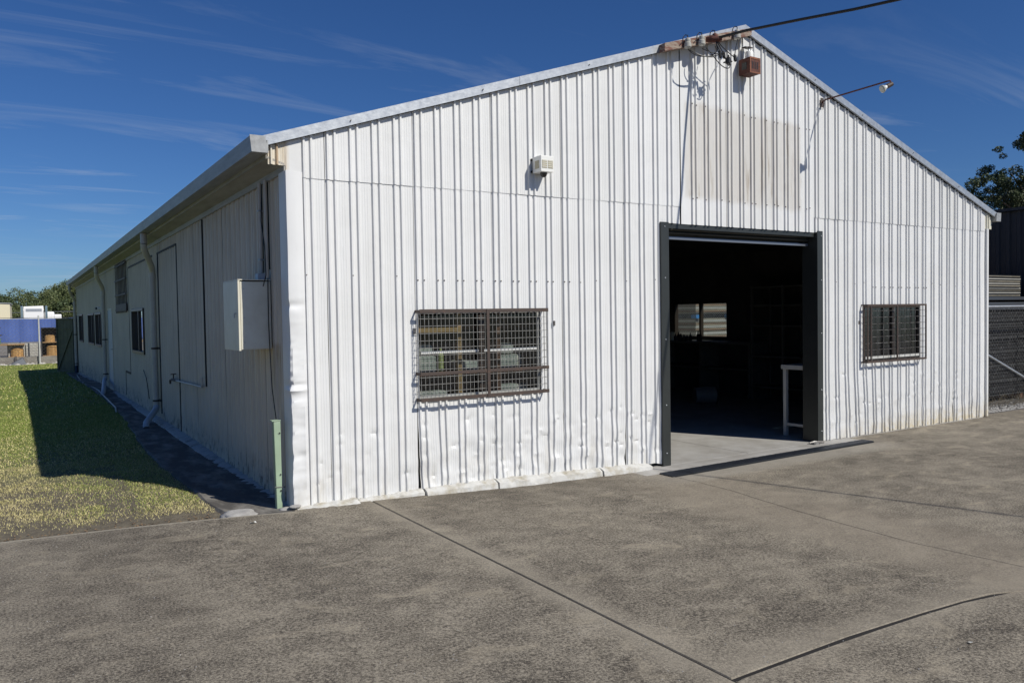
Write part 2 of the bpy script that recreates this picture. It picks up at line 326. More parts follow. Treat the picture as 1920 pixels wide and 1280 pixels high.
M_gravel = mat('gravel_bed', (.22, .21, .20), .95, color2=(.09, .085, .08), noise_scale=40, bump=.02, bump_scale=40)

# ---------------------------------------------------------------- ground
def sstep(a, b, v):
    t = min(1, max(0, (v - a) / (b - a))); return t * t * (3 - 2 * t)
def z_yard(x, y): return -.152 * sstep(-1.5, 4.3, x)
def z_lawn(x, y): return -.055 - .225 * sstep(13, 28, y)
def edge_y(x): return -.10 - .13 * (x + .15)
def strip_y(x): return edge_y(x) if x < -.02 else .03

def sheet_mesh(name, gx, gy, fz, m, parent=None):
    vs = [(x, y, fz(x, y)) for y in gy for x in gx]; n = len(gx)
    fs = [(j * n + i, j * n + i + 1, (j + 1) * n + i + 1, (j + 1) * n + i) for j in range(len(gy) - 1) for i in range(n - 1)]
    b = MB(); b.v = vs; b.f = fs
    return b.build(name, m, parent, smooth=True, recalc=False)
tag(sheet_mesh('ground', [-3000, -400, -60, 60, 400, 3000], [-3000, -400, -60, 60, 400, 3000], lambda x, y: -.36, mat('far_ground', (.13, .13, .075), .95, color2=(.09, .10, .05), noise_scale=.05)), kind='structure')

yard = empty('concrete_yard', (0, 0, 0), kind='structure')
def slab(f, nu, nv, name='slab'):          # f(s,t) -> x,y ; top surface with rounded edge and skirt
    P = []; F = []
    us = np.unique(np.concatenate([[0, .0015, .004], np.linspace(.01, .99, nu), [.996, .9985, 1]])); vs = us if nv is None else np.unique(np.concatenate([[0, .0015, .004], np.linspace(.01, .99, nv), [.996, .9985, 1]]))
    for t_ in vs:
        for s_ in us:
            x, y = f(s_, t_); z = z_yard(x, y)
            if s_ in (0, 1) or t_ in (0, 1): z -= .006
            z += .004 * (noise.noise(Vector((x * .6, y * .6, 3))) if abs(x) < 15 else 0)
            P.append((x, y, z))
    n = len(us); m_ = len(vs)
    for j in range(m_ - 1):
        for i in range(n - 1): F.append((j * n + i, j * n + i + 1, (j + 1) * n + i + 1, (j + 1) * n + i))
    ring = [i for i in range(n)] + [j * n + n - 1 for j in range(1, m_)] + [(m_ - 1) * n + i for i in range(n - 2, -1, -1)] + [j * n for j in range(m_ - 2, 0, -1)]
    k0 = len(P)
    for r_ in ring: P.append((P[r_][0], P[r_][1], P[r_][2] - .08))
    q = len(ring)
    for i in range(q): F.append((ring[i], k0 + i, k0 + (i + 1) % q, ring[(i + 1) % q]))
    b = MB(); b.v = P; b.f = F
    return b.build(name, M_conc, yard, smooth=True, recalc=False)
def interp(xs, ys, v): return float(np.interp(v, xs, ys))
def xj3(y): return interp([-9, -4.3, -3.31, -2.27, -1.25, -.9], [3.70, 3.70, 3.633, 3.738, 3.905, 3.92], y) + .012 * noise.noise(Vector((0, y * 3.1, 0)))
def yj2(x): return interp([.6, 1.6, 2.3, 2.7, 2.95, 3.05, 3.15, 3.3, 3.6, 9, 30], [-4.31, -4.252, -4.242, -4.252, -4.275, -4.30, -4.35, -4.40, -4.43, -4.45, -4.45], x)
lerp = lambda a, b, t: a + (b - a) * t
def fA(s, t):
    x = lerp(-3.4, .660, s); return x, lerp(-8.5, strip_y(x), t)
slab(fA, 60, 90)
def fA2(s, t):
    x = lerp(-30, -3.412, s); return x, lerp(-8.5, edge_y(x), t)
slab(fA2, 16, 16)
def fB(s, t):
    x = lerp(.673, 3.70, s); y = lerp(yj2(x) + .012, .03, t); return lerp(.673, xj3(min(y, -.9)) - .003, s), y
slab(fB, 50, 60)
def fC(s, t):
    x = lerp(3.7, 7.3, s); y = lerp(yj2(x) + .012, -.86, t); return lerp(xj3(y) + .003, 7.327, s), y
slab(fC, 40, 40)
def fD(s, t):
    x = lerp(3.925, 7.60, s); return x, lerp(-.855, lerp(-.542, -.442, (x - 3.925) / 3.68), t)
slab(fD, 30, 6)
def fE(s, t):
    x = lerp(7.333, 24, s); return x, lerp(-4.5, -.60 + .0 * x, t)
slab(fE, 30, 24)
def fE2(s, t):
    x = lerp(7.61, 14, s); return x, lerp(-.594, .12, t)
slab(fE2, 30, 10)
def fG(s, t):
    x = lerp(.673, 30, s); return x, lerp(-8.5, yj2(x) - .012, t)
slab(fG, 70, 40)
def fH(s, t): return lerp(-30, 30, s), lerp(-40, -8.51, t)
slab(fH, 20, 12)
M_fill = mat('joint_filler', (.012, .010, .009), .9)
def filler(pts, w):
    b = MB(); n_ = len(pts)
    for i in range(n_ - 1):
        (xa, ya), (xb, yb) = pts[i], pts[i + 1]; dx, dy = xb - xa, yb - ya; l_ = math.hypot(dx, dy); ox, oy = -dy / l_ * w / 2, dx / l_ * w / 2
        b.add([(xa + ox, ya + oy, z_yard(xa, ya) - .0065), (xa - ox, ya - oy, z_yard(xa, ya) - .0065), (xb - ox, yb - oy, z_yard(xb, yb) - .0065), (xb + ox, yb + oy, z_yard(xb, yb) - .0065)], [(0, 1, 2, 3)])
    b.build('joint_filler', M_fill, yard, recalc=False)
filler([(.6665, y_) for y_ in np.linspace(-8.5, .02, 30)], .016)
filler([(x_, yj2(x_)) for x_ in np.linspace(.675, 12, 200)], .05)
filler([(xj3(y_), y_) for y_ in np.linspace(-4.4, -.87, 60)], .014)
filler([(7.33, y_) for y_ in np.linspace(-4.4, -.62, 10)], .014)
filler([(x_, -.8575) for x_ in np.linspace(3.93, 7.3, 10)], .012)
# slab under the wall line, drain surround and threshold up to the interior floor
tb = MB()
tag(sheet_mesh('yard_bed', [-40, -3, 0, .66, 3, 8, 16, 40], [-40, -9, -4, -1, .06], lambda x, y: z_yard(x, y) - .055 if x > -2 else -.075, M_soil), kind='structure')

# ---------------------------------------------------------------- lawn and concrete apron beside the shed
def lawn_material():
    m = mat('lawn_soil', (.15, .13, .10), .95, spec=.2); t = NT(m)
    g = t.mix(t.rng(t.noise(5, 6, .7), .35, .65), (.13, .175, .035), (.20, .24, .06))
    g = t.mix(t.rng(t.noise(.55, 4, .6), .50, .72), g, (.19, .19, .075))
    d = t.mix(t.rng(t.noise(14, 6, .7), .35, .65), (.20, .175, .13), (.11, .095, .075))
    k = t.m('ADD', t.y, t.m('MULTIPLY', t.m('SUBTRACT', t.noise(1.2, 4, .6), .5), 3.2))
    c = t.mix(t.rng(k, 2.0, 7.0), d, g); t.L.new(c, t.p.inputs['Base Color']); t.bump(t.noise(30, 5, .7), .02); return m
M_lawn = lawn_material()
gx = [-80, -40, -20, -12, -8] + list(np.linspace(-6, -.45, 40)) + [-.3, -.1, .0]
gy = list(np.linspace(-.6, 6, 50)) + list(np.linspace(6.5, 36.2, 50))
def lawn_z(x, y):
    z = z_lawn(x, y) + .012 * noise.noise(Vector((x * 1.3, y * 1.3, 0))) + .03 * math.exp(-((x + .95) ** 2 / .10 + (y - 2.0) ** 2 / 3.2))
    if x > -.42: z -= .05
    if y < edge_y(x) + .25: z -= .01
    return z
tag(sheet_mesh('lawn', gx, gy, lawn_z, M_lawn), kind='structure')
# apron: an uneven strip of concrete against the shed, its lawn edge wandering
def apron_edge(y): return interp([-.1, .2, .8, 1.6, 3, 5, 8, 12, 27.5], [-.50, -.62, -.62, -.66, -.70, -.66, -.50, -.42, -.42], y) + .035 * noise.noise(Vector((5, y * 1.9, 0)))
ap = MB(); ys = list(np.linspace(-.09, 27.5, 130)); P = []; ns = 12
for y in ys:
    e = apron_edge(y)
    for i in range(ns + 1):
        x = lerp(e, -.01, i / ns); zz_ = z_lawn(x, y) + .022 + .014 * noise.noise(Vector((x * 5, y * 2.2, 1))) - .018 * math.exp(-((x + .42) ** 2) / .006) * sstep(3.5, .5, y)
        if i == 0: zz_ -= .05
        P.append((x, max(y, edge_y(x) + .012), zz_))
ap.v = P; n = ns + 1
ap.f = [(j * n + i, j * n + i + 1, (j + 1) * n + i + 1, (j + 1) * n + i) for j in range(len(ys) - 1) for i in range(ns)]
tag(ap.build('path', M_conc2, smooth=True, recalc=False), kind='structure')

# grass blades
def blades(n, x0, x1, y0, y1, hmin, hmax, w, dens, colfun):
    X = rng.uniform(x0, x1, n); Y = rng.uniform(y0, y1, n)
    keep = np.array([dens(x, y) > rng.random() for x, y in zip(X, Y)]); X = X[keep]; Y = Y[keep]; n = len(X)
    H = rng.uniform(hmin, hmax, n); A = rng.uniform(0, 2 * np.pi, n); B = rng.uniform(0, 2 * np.pi, n); Lx = np.cos(B); Ly = np.sin(B); ln = rng.uniform(.2, 1.15, n) * H
    Z = np.array([lawn_z(x, y) for x, y in zip(X, Y)]) - .004
    dx = np.cos(A) * w / 2; dy = np.sin(A) * w / 2
    V = np.zeros((n, 5, 3))
    V[:, 0] = np.stack([X - dx, Y - dy, Z], 1); V[:, 1] = np.stack([X + dx, Y + dy, Z], 1)
    mx_ = X + Lx * ln * .4; my = Y + Ly * ln * .4; mz = Z + H * .62
    V[:, 2] = np.stack([mx_ + dx * .8, my + dy * .8, mz], 1); V[:, 3] = np.stack([mx_ - dx * .8, my - dy * .8, mz], 1)
    V[:, 4] = np.stack([X + Lx * ln, Y + Ly * ln, Z + H * rng.uniform(.55, 1, n)], 1)
    return V.reshape(-1, 3), n, colfun(X, Y)
def patch(x, y): return noise.noise(Vector((x * 1.1, y * 1.1, 9)))
def dens_near(x, y):
    fe = edge_y(x) + .22 + .12 * noise.noise(Vector((x * 2.5, 4, 0))) + .10
    if y < fe or x > apron_edge(y) + .07: return 0
    d = sstep(0, .35, y - fe) * sstep(0, .10, apron_edge(y) + .07 - x)
    bare = noise.noise(Vector((x * 2.2, y * 2.2, 2)))
    if x < -1.1 and y < 3.4 and bare > -.08: d *= .34
    return d * (1.0 if x > -1.6 else .75)
def col_near(X, Y):
    g = []
    for x, y in zip(X, Y):
        green = sstep(-2.2, -1.0, x) * .60 * sstep(.3, 1.1, y) + sstep(2.5, 8, y) * .8 + .35 * patch(x, y)
        g.append(0 if rng.random() > green * .95 else (1 if rng.random() < .6 else 2))
    return g
M_straw = mat('straw_blade', (.66, .57, .30), .8, color2=(.46, .42, .17), noise_scale=6)
M_gr1 = mat('green_blade', (.20, .26, .05), .7, color2=(.28, .33, .075), noise_scale=3)
M_gr2 = mat('olive_blade', (.36, .38, .10), .7, color2=(.22, .27, .06), noise_scale=3)
def grass_obj(name, parts_):
    V = np.concatenate([p[0] for p in parts_]); n = sum(p[1] for p in parts_); mi = sum([list(p[2]) for p in parts_], [])
    me = bpy.data.meshes.new(name); me.vertices.add(len(V)); me.vertices.foreach_set('co', V.ravel())
    idx = np.arange(n)[:, None] * 5; L_ = np.concatenate([idx + np.array([[0, 1, 2, 3]]), idx + np.array([[3, 2, 4]])], 1).ravel()
    me.loops.add(len(L_)); me.loops.foreach_set('vertex_index', L_.astype(np.int32))
    me.polygons.add(2 * n); st = np.stack([np.arange(n) * 7, np.arange(n) * 7 + 4], 1).ravel(); me.polygons.foreach_set('loop_start', st.astype(np.int32))
    me.update(calc_edges=True); me.validate()
    for m_ in (M_straw, M_gr1, M_gr2): me.materials.append(m_)
    me.polygons.foreach_set('material_index', np.repeat(np.array(mi, dtype=np.int32), 2)); me.update()
    return link_mesh(name, me, None)
def col_far(X, Y):
    return [0 if rng.random() < .16 + .35 * sstep(9, 4, y) + .3 * max(0, patch(x, y)) else (1 if rng.random() < .6 else 2) for x, y in zip(X, Y)]
g = [blades(120000, -4.2, -.5, .1, 4.0, .008, .030, .0042, dens_near, col_near),
     blades(70000, -5.0, -.4, 4.0, 11.0, .012, .035, .008, dens_near, col_far),
     blades(30000, -8.0, -.4, 11.0, 36.0, .02, .06, .018, dens_near, col_far)]
tag(grass_obj('grass', g), 'short lawn, straw coloured by the concrete and greener along the shed', 'grass', kind='stuff')
# dead leaves and chips of dirt along the slab edge
dl = MB()
for i in range(420):
    x = random.uniform(-2.6, -.45); y = edge_y(x) + abs(random.gauss(.12, .12)) + .01; s_ = random.uniform(.006, .018); a = random.random() * 6.28
    z = z_lawn(x, y) + .008; c_, q_ = math.cos(a) * s_, math.sin(a) * s_
    dl.add([(x - c_, y - q_, z), (x + q_ * .5, y - c_ * .5, z + .008), (x + c_, y + q_, z + .003), (x - q_ * .5, y + c_ * .5, z + .006)], [(0, 1, 2, 3)])
tag(dl.build('leaf_litter', mat('dead_leaf', (.30, .20, .11), .85, color2=(.16, .11, .07), noise_scale=20), recalc=False), 'dead leaves and chips scattered on bare soil along the slab edge', 'leaf litter', kind='stuff')

# ---------------------------------------------------------------- THE SHED
shed = empty('metal_shed', (0, 0, 0), 'long white corrugated metal shed with low gable and open roller door', 'shed')
Pp = .2107
RIBS = [.117 + Pp * k for k in range(21)] + [4.525, 4.711, 4.923, 5.122, 5.312, 5.519, 5.713, 5.915, 6.127, 6.334, 6.54, 6.745, 6.945] + \
       [7.154, 7.363, 7.566, 7.773, 7.974, 8.179, 8.388, 8.589, 8.795, 9.004, 9.218, 9.424, 9.646, 9.86, 10.065, 10.274, 10.5, 10.716, 10.937]
HR = .0195
def profile(u0, u1, ribs):
    pts = []
    pts.append((u0, 0.0))
    for i, r in enumerate(ribs):
        p = (ribs[i + 1] - r) if i + 1 < len(ribs) else Pp
        k = p / Pp
        loc = [(0, 0), (.010, HR), (.024, HR), (.038, 0), (.066, 0), (.076, HR), (.090, HR), (.104, 0)]
        for q in (.128, .152, .176): loc += [(q - .0035, 0), (q - .001, .0016), (q + .001, .0016), (q + .0035, 0)]
        for q, h in loc:
            u = r + q * k
            if u0 + .001 < u < u1 - .001: pts.append((u, h))
    pts.append((u1, 0.0)); return pts
kr = random.Random(17)
KINKS = [(kr.uniform(1.2, 4.15), kr.uniform(.02, .62), kr.uniform(.012, .024), kr.uniform(.02, .05), kr.choice((-1, -1, 1)) * kr.uniform(.006, .014)) for _ in range(70)] + \
        [(kr.uniform(7.1, 10.5), kr.uniform(-.05, .75), kr.uniform(.012, .024), kr.uniform(.02, .06), kr.choice((-1, -1, 1)) * kr.uniform(.005, .011)) for _ in range(40)] + \
        [(kr.uniform(.05, 4.1), kr.uniform(.5, 2.7), .015, .02, -kr.uniform(.004, .008)) for _ in range(36)] + [(kr.uniform(.05, 1.1), kr.uniform(.0, .6), .02, .03, -kr.uniform(.004, .010)) for _ in range(14)]
def kink(u, z):
    d = 0
    for uk, zk, sz_, su, a in KINKS:
        if abs(u - uk) < su * 2.5 and abs(z - zk) < sz_ * 2.5: d += a * math.exp(-((z - zk) / sz_) ** 2 - ((u - uk) / su) ** 2)
    return d
def ribbed(name, T, u0, u1, ribs, zb, zt, rows, holes=(), dent=.003, proud=0.0, m=None, seed=0, shift=None, low_dent=.012, parent=None, label=None):
    """one roll-formed sheet; rows are absolute heights (zb/zt functions give the ends)"""
    pr = profile(u0, u1, ribs); us = [p[0] for p in pr]; hs_ = [p[1] for p in pr]
    for h in holes:
        for e in h[:2]:
            if u0 < e < u1:
                hh = float(np.interp(e, us, hs_)); pr.append((e, hh))
    pr.sort(); rz = sorted(set(list(rows) + [e for h in holes for e in h[2:4] if h[0] < u1 and h[1] > u0]))
    V = []; F = []; nr = len(rz) + 2
    for u, h in pr:
        b0, t0 = zb(u), zt(u)
        zs = [b0] + [min(max(z, b0 + .001 * (k + 1)), t0 - .001 * (len(rz) - k)) for k, z in enumerate(rz)] + [t0]
        for z in zs:
            lowf = math.exp(-max(0, z + .1) / .42)
            d = h + proud + dent * noise.noise(Vector((u * 2.3, z * 1.3, seed))) + low_dent * lowf * noise.noise(Vector((u * 5.5, z * 6.5, seed + 5))) - low_dent * .35 * lowf * abs(noise.noise(Vector((u * 13, z * 16, seed + 9))))
            if T is FRONT: d += kink(u, z)
            uu = u + (shift(u, z) if shift else 0) + .0015 * noise.noise(Vector((u * 2, z * 1.1, seed + 20)))
            V.append((uu, d, z))
    for i in range(len(pr) - 1):
        for j in range(nr - 1):
            um = (pr[i][0] + pr[i + 1][0]) / 2
            ends = [zb(um)] + rz + [zt(um)]; zm = (ends[j] + ends[j + 1]) / 2
            if any(h[0] < um < h[1] and h[2] < zm < h[3] for h in holes): continue
            F.append((i * nr + j, (i + 1) * nr + j, (i + 1) * nr + j + 1, i * nr + j + 1))
    b = MB(T); b.add(V, F if T is FRONT or T is RIGHT else [f[::-1] for f in F])
    o = b.build(name, m, parent or shed, smooth=False, recalc=False)
    me = o.data; me.polygons.foreach_set('use_smooth', [True] * len(me.polygons)); me.set_sharp_from_angle(angle=R(22))
    if label: o['label'] = label
    return o
BR = .334
def barge_top(x): return 3.114 + BR * (x + .26) if x < 5.6 else 3.114 + BR * (11.46 - x)
def rake(x): return barge_top(x) - .088
W1 = (1.18, 2.575, .83, 1.655); W2 = (7.99, 9.36, .875, 1.66); DOOR = (4.21, 7.04, -1, 2.63)
ROWS = [.0 + .022 * k for k in range(36)] + [.80 + .045 * k for k in range(43)]
gap = .0045
def seam_ribs(u0, u1): return [r for r in RIBS if u0 - .02 <= r < u1 - .02]
def bend_left(u, z): return 0
def bend_wedge(u, z):   # the sheet under the grille is pushed sideways at its foot
    return .022 * sstep(.75, -.05, z) * (1 if u < 1.22 else max(0, 1 - (u - 1.22) / .5))
def bend_right(u, z): return .055 * sstep(1.0, -.1, z) * math.exp(-((u - 7.9) / .55) ** 2)
sheets = [(.012, .322, 0, None), (.322, 1.165, 1, None), (1.165, 2.008, 2, bend_wedge), (2.008, 2.851, 3, None), (2.851, 3.694, 4, None), (3.694, 4.545, 5, None)]
zl_base = lambda x: interp([0, .77, 1.18, 2.0, 3.0, 4.1, 4.3, 11.3], [-.012, -.028, -.012, -.022, -.062, -.10, -.14, -.145], x) + .008 * noise.noise(Vector((x * 9, 0, 0)))
for u0, u1, sd, sh in sheets:
    ribbed('wall_sheet', FRONT, u0, u1 - gap, seam_ribs(u0, u1), zl_base, lambda x: 2.835, ROWS, holes=(W1, (4.222, 9, -9, 2.628)), seed=sd * 3.1, shift=sh, proud=.001 * (sd % 3), m=M_front, low_dent=.034 if 1 < sd < 5 else .014)
for u0, u1, sd in [(-.02, .322, 0), (.322, 1.165, 1), (1.165, 2.008, 2), (2.008, 2.851, 3), (2.851, 3.694, 4), (3.694, 4.545, 5)]:
    n_ = 8; rw = [2.9 + .0 * k for k in range(1)]
    ribbed('wall_sheet', FRONT, u0, u1 - gap, seam_ribs(u0, u1), lambda x: 2.812 + .012 * (x / 4.5), rake, [2.95] if u0 < .5 else [3.0, 3.2], seed=40 + sd, proud=.006 + .001 * (sd % 2), m=M_front)
# the piece that closes the eave end, cream and rust-streaked
ribbed('wall_sheet', FRONT, -.168, .008, [-.155, .0], lambda x: 2.905, rake, [2.96], seed=60, proud=.004, m=M_front, label='short cream end sheet with rust streaks under the eave')
ribbed('wall_sheet', FRONT, 11.175, 11.37, [11.19], lambda x: 2.86, rake, [2.9], seed=61, proud=.004, m=M_cream, label='short cream end sheet at the right eave')
for u0, u1, sd in [(4.555, 5.302, 1), (5.302, 6.117, 2), (6.117, 6.935, 3)]:
    ribbed('wall_sheet', FRONT, u0, u1 - gap, seam_ribs(u0, u1), lambda x: 2.625, rake, [2.75, 2.95, 3.2, 3.5, 3.8, 4.1], seed=80 + sd, proud=.008 + .001 * sd, m=M_front)
rs = [(6.93, 7.763, 1, bend_right), (7.763, 8.579, 2, bend_right), (8.579, 9.414, 3, bend_right), (9.414, 10.264, 4, None), (10.264, 11.185, 5, None)]
for u0, u1, sd, sh in rs:
    ribbed('wall_sheet', FRONT, u0, u1 - gap, seam_ribs(u0, u1), zl_base, lambda x: 2.85, ROWS, holes=(W2, (0, 7.035, -9, 2.628)), seed=90 + sd * 2.3, shift=sh, proud=.001 * (sd % 3), m=M_front, low_dent=.014)
for u0, u1, sd in [(6.935, 7.763, 1), (7.763, 8.579, 2), (8.579, 9.414, 3), (9.414, 10.264, 4), (10.264, 11.175, 5)]:
    ribbed('wall_sheet', FRONT, u0, u1 - gap, seam_ribs(u0, u1), lambda x: 2.82, rake, [2.9, 2.98], seed=120 + sd, proud=.006 + .001 * (sd % 2), m=M_front)
# left side wall
LWIN = [(8.95, 10.62, 1.0, 1.85), (17.15, 18.95, .94, 1.87), (19.45, 21.6, .94, 1.87), (23.9, 25.7, .94, 1.89)]
LGR = (11.28, 13.27, 1.83, 2.86); LDOOR = (14.4, 15.5, -1, 1.93)
def zs_base(y): return interp([0, .7, 5.4, 14, 19, 24.8, 27.2], [-.02, -.035, .012, -.03, -.12, -.22, -.26], y) + .01 * noise.noise(Vector((y * 7, 2, 0)))
y = .035; k = 0
while y < 27.1:
    y1 = min(y + 4 * Pp, 27.15)
    ribs = [y + .004 + Pp * i for i in range(4) if y + .004 + Pp * i < y1 - .05]
    detail = [0.05, .15, .3, .6, 1.0, 1.5, 2.0, 2.5] if y < 12 else [.2, 1.2]
    cut = [h for h in LWIN + [LGR, LDOOR] if h[0] <= y + .005 and h[1] >= y1 - .01]
    if cut:
        h = cut[0]
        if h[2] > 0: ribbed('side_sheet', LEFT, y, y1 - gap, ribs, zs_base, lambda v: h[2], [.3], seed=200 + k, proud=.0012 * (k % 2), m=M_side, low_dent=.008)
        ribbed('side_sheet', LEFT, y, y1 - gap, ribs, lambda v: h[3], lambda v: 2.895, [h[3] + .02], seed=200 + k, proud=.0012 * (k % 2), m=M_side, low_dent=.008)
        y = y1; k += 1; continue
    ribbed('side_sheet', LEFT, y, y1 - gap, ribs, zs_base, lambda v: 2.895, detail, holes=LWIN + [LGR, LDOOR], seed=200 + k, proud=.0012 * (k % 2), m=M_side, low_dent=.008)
    y = y1; k += 1
# right side and rear walls, roof
y = .0; k = 0
while y < 27.1:
    y1 = min(y + 8 * Pp, 27.15)
    ribbed('side_sheet', RIGHT, y, y1 - gap, [y + .004 + Pp * i for i in range(8) if y + Pp * i < y1 - .05], lambda v: -.15, lambda v: 2.895, [1.0], holes=[(5.36, 7.02, 1.03, 1.83)], seed=300 + k, m=M_side); y = y1; k += 1
bk = MB(); bk.add([(0, 27.15, -.3), (11.2, 27.15, -.3), (11.2, 27.15, 2.9), (5.6, 27.15, 4.9), (0, 27.15, 2.9), (0, 27.19, -.3), (11.2, 27.19, -.3), (11.2, 27.19, 2.9), (5.6, 27.19, 4.9), (0, 27.19, 2.9)],
    [(0, 1, 2, 3, 4), (9, 8, 7, 6, 5), (0, 5, 6, 1), (1, 6, 7, 2), (2, 7, 8, 3), (3, 8, 9, 4), (4, 9, 5, 0)])
bk.build('rear_wall', M_side, shed)
for sgn in (0, 1):
    b = MB(); ysr = []; yv = -.03
    while yv < 27.3: ysr += [(yv, 0), (yv + .012, .024), (yv + .03, .024), (yv + .042, 0)]; yv += .19
    V = []; F = []
    for yy, h in ysr:
        for xx in (-.30, 5.6):
            X = xx if sgn == 0 else 11.2 - xx
            V.append((X, yy, barge_top(X if X < 11.46 else 11.4) - .045 + h))
    for i in range(len(ysr) - 1): F.append((2 * i, 2 * i + 1, 2 * i + 3, 2 * i + 2) if sgn == 0 else (2 * i, 2 * i + 2, 2 * i + 3, 2 * i + 1))
    b.add(V, F); b.build('roof_sheet', M_galv, shed, recalc=False)
# barge cappings: folded steel, face + top lip, with lapped joints
def barge(x0, x1, nm, lift=0):
    b = MB(); y0 = -.058 - lift; y1 = -.050 - lift
    zt0, zt1 = barge_top(x0), barge_top(x1); h = .086
    b.hexa([(x0, y0, zt0 - h), (x1, y0, zt1 - h), (x1, y1 + .0, zt1 - h), (x0, y1, zt0 - h), (x0, y0, zt0), (x1, y0, zt1), (x1, y1, zt1), (x0, y1, zt0)])
    b.hexa([(x0, y1, zt0 - .006), (x1, y1, zt1 - .006), (x1, .12, zt1 - .006), (x0, .12, zt0 - .006), (x0, y1, zt0), (x1, y1, zt1), (x1, .12, zt1), (x0, .12, zt0)])
    b.hexa([(x0, y1, zt0 - h), (x1, y1, zt1 - h), (x1, -.03, zt1 - h + .002), (x0, -.03, zt0 - h + .002), (x0, y1, zt0 - h + .005), (x1, y1, zt1 - h + .005), (x1, -.03, zt1 - h + .007), (x0, -.03, zt0 - h + .007)])
    o = b.build(nm, M_galv, shed); return o
barge(-.262, 2.36, 'barge_capping'); barge(2.33, 4.85, 'barge_capping', .004); barge(4.82, 5.6, 'barge_capping', .008)
barge(5.6, 8.4, 'barge_capping', .004); barge(8.37, 11.46, 'barge_capping')
rv = MB()
for x in (.55, 1.9, 3.2, 6.9, 7.9, 9.1, 10.3): rv.lathe((x, -.068, barge_top(x) - .045), [(.006, -.006), (.006, .004)], 8, 'y')
tag(rv.build('rivets', M_wiredk, shed), kind='stuff')
# gutters
def gutter(side):
    nm = 'gutter'
    X = (lambda x: x) if side == 0 else (lambda x: 11.2 - x)
    segs = [(-.07, 6.4), (6.38, 13.3), (13.28, 20.2), (20.18, 27.25)] if side == 0 else [(-.07, 27.25)]
    for i, (a, c_) in enumerate(segs):
        o_ = .0015 * (i % 2); b = MB()
        prof = [(-.18, 3.09), (-.18, 2.985 - o_), (-.318 - o_, 2.985 - o_), (-.33 - o_, 3.112), (-.318 - o_, 3.124 + o_), (-.306, 3.112), (-.306, 3.0), (-.192, 3.0), (-.192, 3.09)]
        V = [(X(p), q, z) for q in (a, c_) for p, z in prof]; n_ = len(prof)
        F = [(k_, (k_ + 1) % n_, n_ + (k_ + 1) % n_, n_ + k_) for k_ in range(n_)] + [tuple(range(n_))[::-1], tuple(range(n_, 2 * n_))]
        b.add(V, F); b.build(nm, M_gutter, shed)
    cp = MB(); cp.hexa([(X(-.318), -.076, 2.984), (X(-.18), -.076, 2.984), (X(-.18), -.0705, 2.984), (X(-.318), -.0705, 2.984), (X(-.331), -.076, 3.122), (X(-.205), -.076, 3.122), (X(-.205), -.0705, 3.122), (X(-.331), -.0705, 3.122)])
    cp.build('gutter_end', M_gutter, shed)
gutter(0); gutter(1)
b = MB(); b.hexa([(-.176, -.004, 2.955), (-.03, -.004, 2.905), (-.03, 27.2, 2.905), (-.176, 27.2, 2.955), (-.176, -.004, 2.972), (-.03, -.004, 2.925), (-.03, 27.2, 2.925), (-.176, 27.2, 2.972)])
b.build('soffit', M_soffit, shed)
b = MB(); b.box(-.034, -.004, .0, 27.2, 2.85, 2.925); b.build('eave_trim', M_soffit, shed)
b = MB(); b.box(-.184, -.176, -.0, 27.2, 2.95, 3.07); b.build('fascia', M_soffit, shed)
b = MB(); b.hexa([(11.23, -.004, 2.87), (11.4, -.004, 2.955), (11.4, 27.2, 2.955), (11.23, 27.2, 2.87), (11.23, -.004, 2.9), (11.4, -.004, 2.972), (11.4, 27.2, 2.972), (11.23, 27.2, 2.9)]); b.build('soffit', M_soffit, shed)
# crumpled corner flashing
V = []; F = []; zs = list(np.linspace(-.05, 2.86, 220)); prof = [(-.034, .17), (-.036, .085), (-.037, .0), (-.030, -.032), (-.012, -.036), (.035, -.036), (.085, -.034), (.118, -.012)]
def dentc(z, i):
    s_ = 0
    for zc, w_, a_ in ((1.72, .03, .012), (1.45, .14, .010), (1.035, .022, .013), (.99, .02, -.014), (.93, .03, .008), (.70, .10, .010), (.42, .05, .014), (.2, .05, -.010), (2.2, .2, .004)):
        s_ += a_ * math.exp(-((z - zc) / w_) ** 2)
    return s_ + .007 * abs(noise.noise(Vector((i * .9, z * 14, 0)))) * sstep(2.3, 1.2, z) + .003 * noise.noise(Vector((i * .9, z * 38, 4))) * sstep(1.9, 1.1, z)
for z in zs:
    for i, (x, yv) in enumerate(prof):
        d = dentc(z, i); wx = [0, .3, 1, 1, 1, .6, .3, .0][i]; wy = [0, .1, .4, .9, 1, 1, .8, .2][i]
        fold = .012 * noise.noise(Vector((i * 1.1, z * 4.2, 7))) * sstep(2.0, 1.0, z)
        V.append((x + d * wx * .8, yv + max(-.02, (d + fold)) * wy * .9, z))
n_ = len(prof)
for j in range(len(zs) - 1):
    for i in range(n_ - 1): F.append((j * n_ + i, j * n_ + i + 1, (j + 1) * n_ + i + 1, (j + 1) * n_ + i))
b = MB(); b.v = V; b.f = F; o = b.build('corner_flashing', M_front, shed, smooth=True, recalc=False); o['label'] = 'dented white corner flashing'
b = MB(); b.box(11.186, 11.232, -.036, .1, -.14, 2.86); b.build('corner_flashing', M_front, shed, bevel=.004)
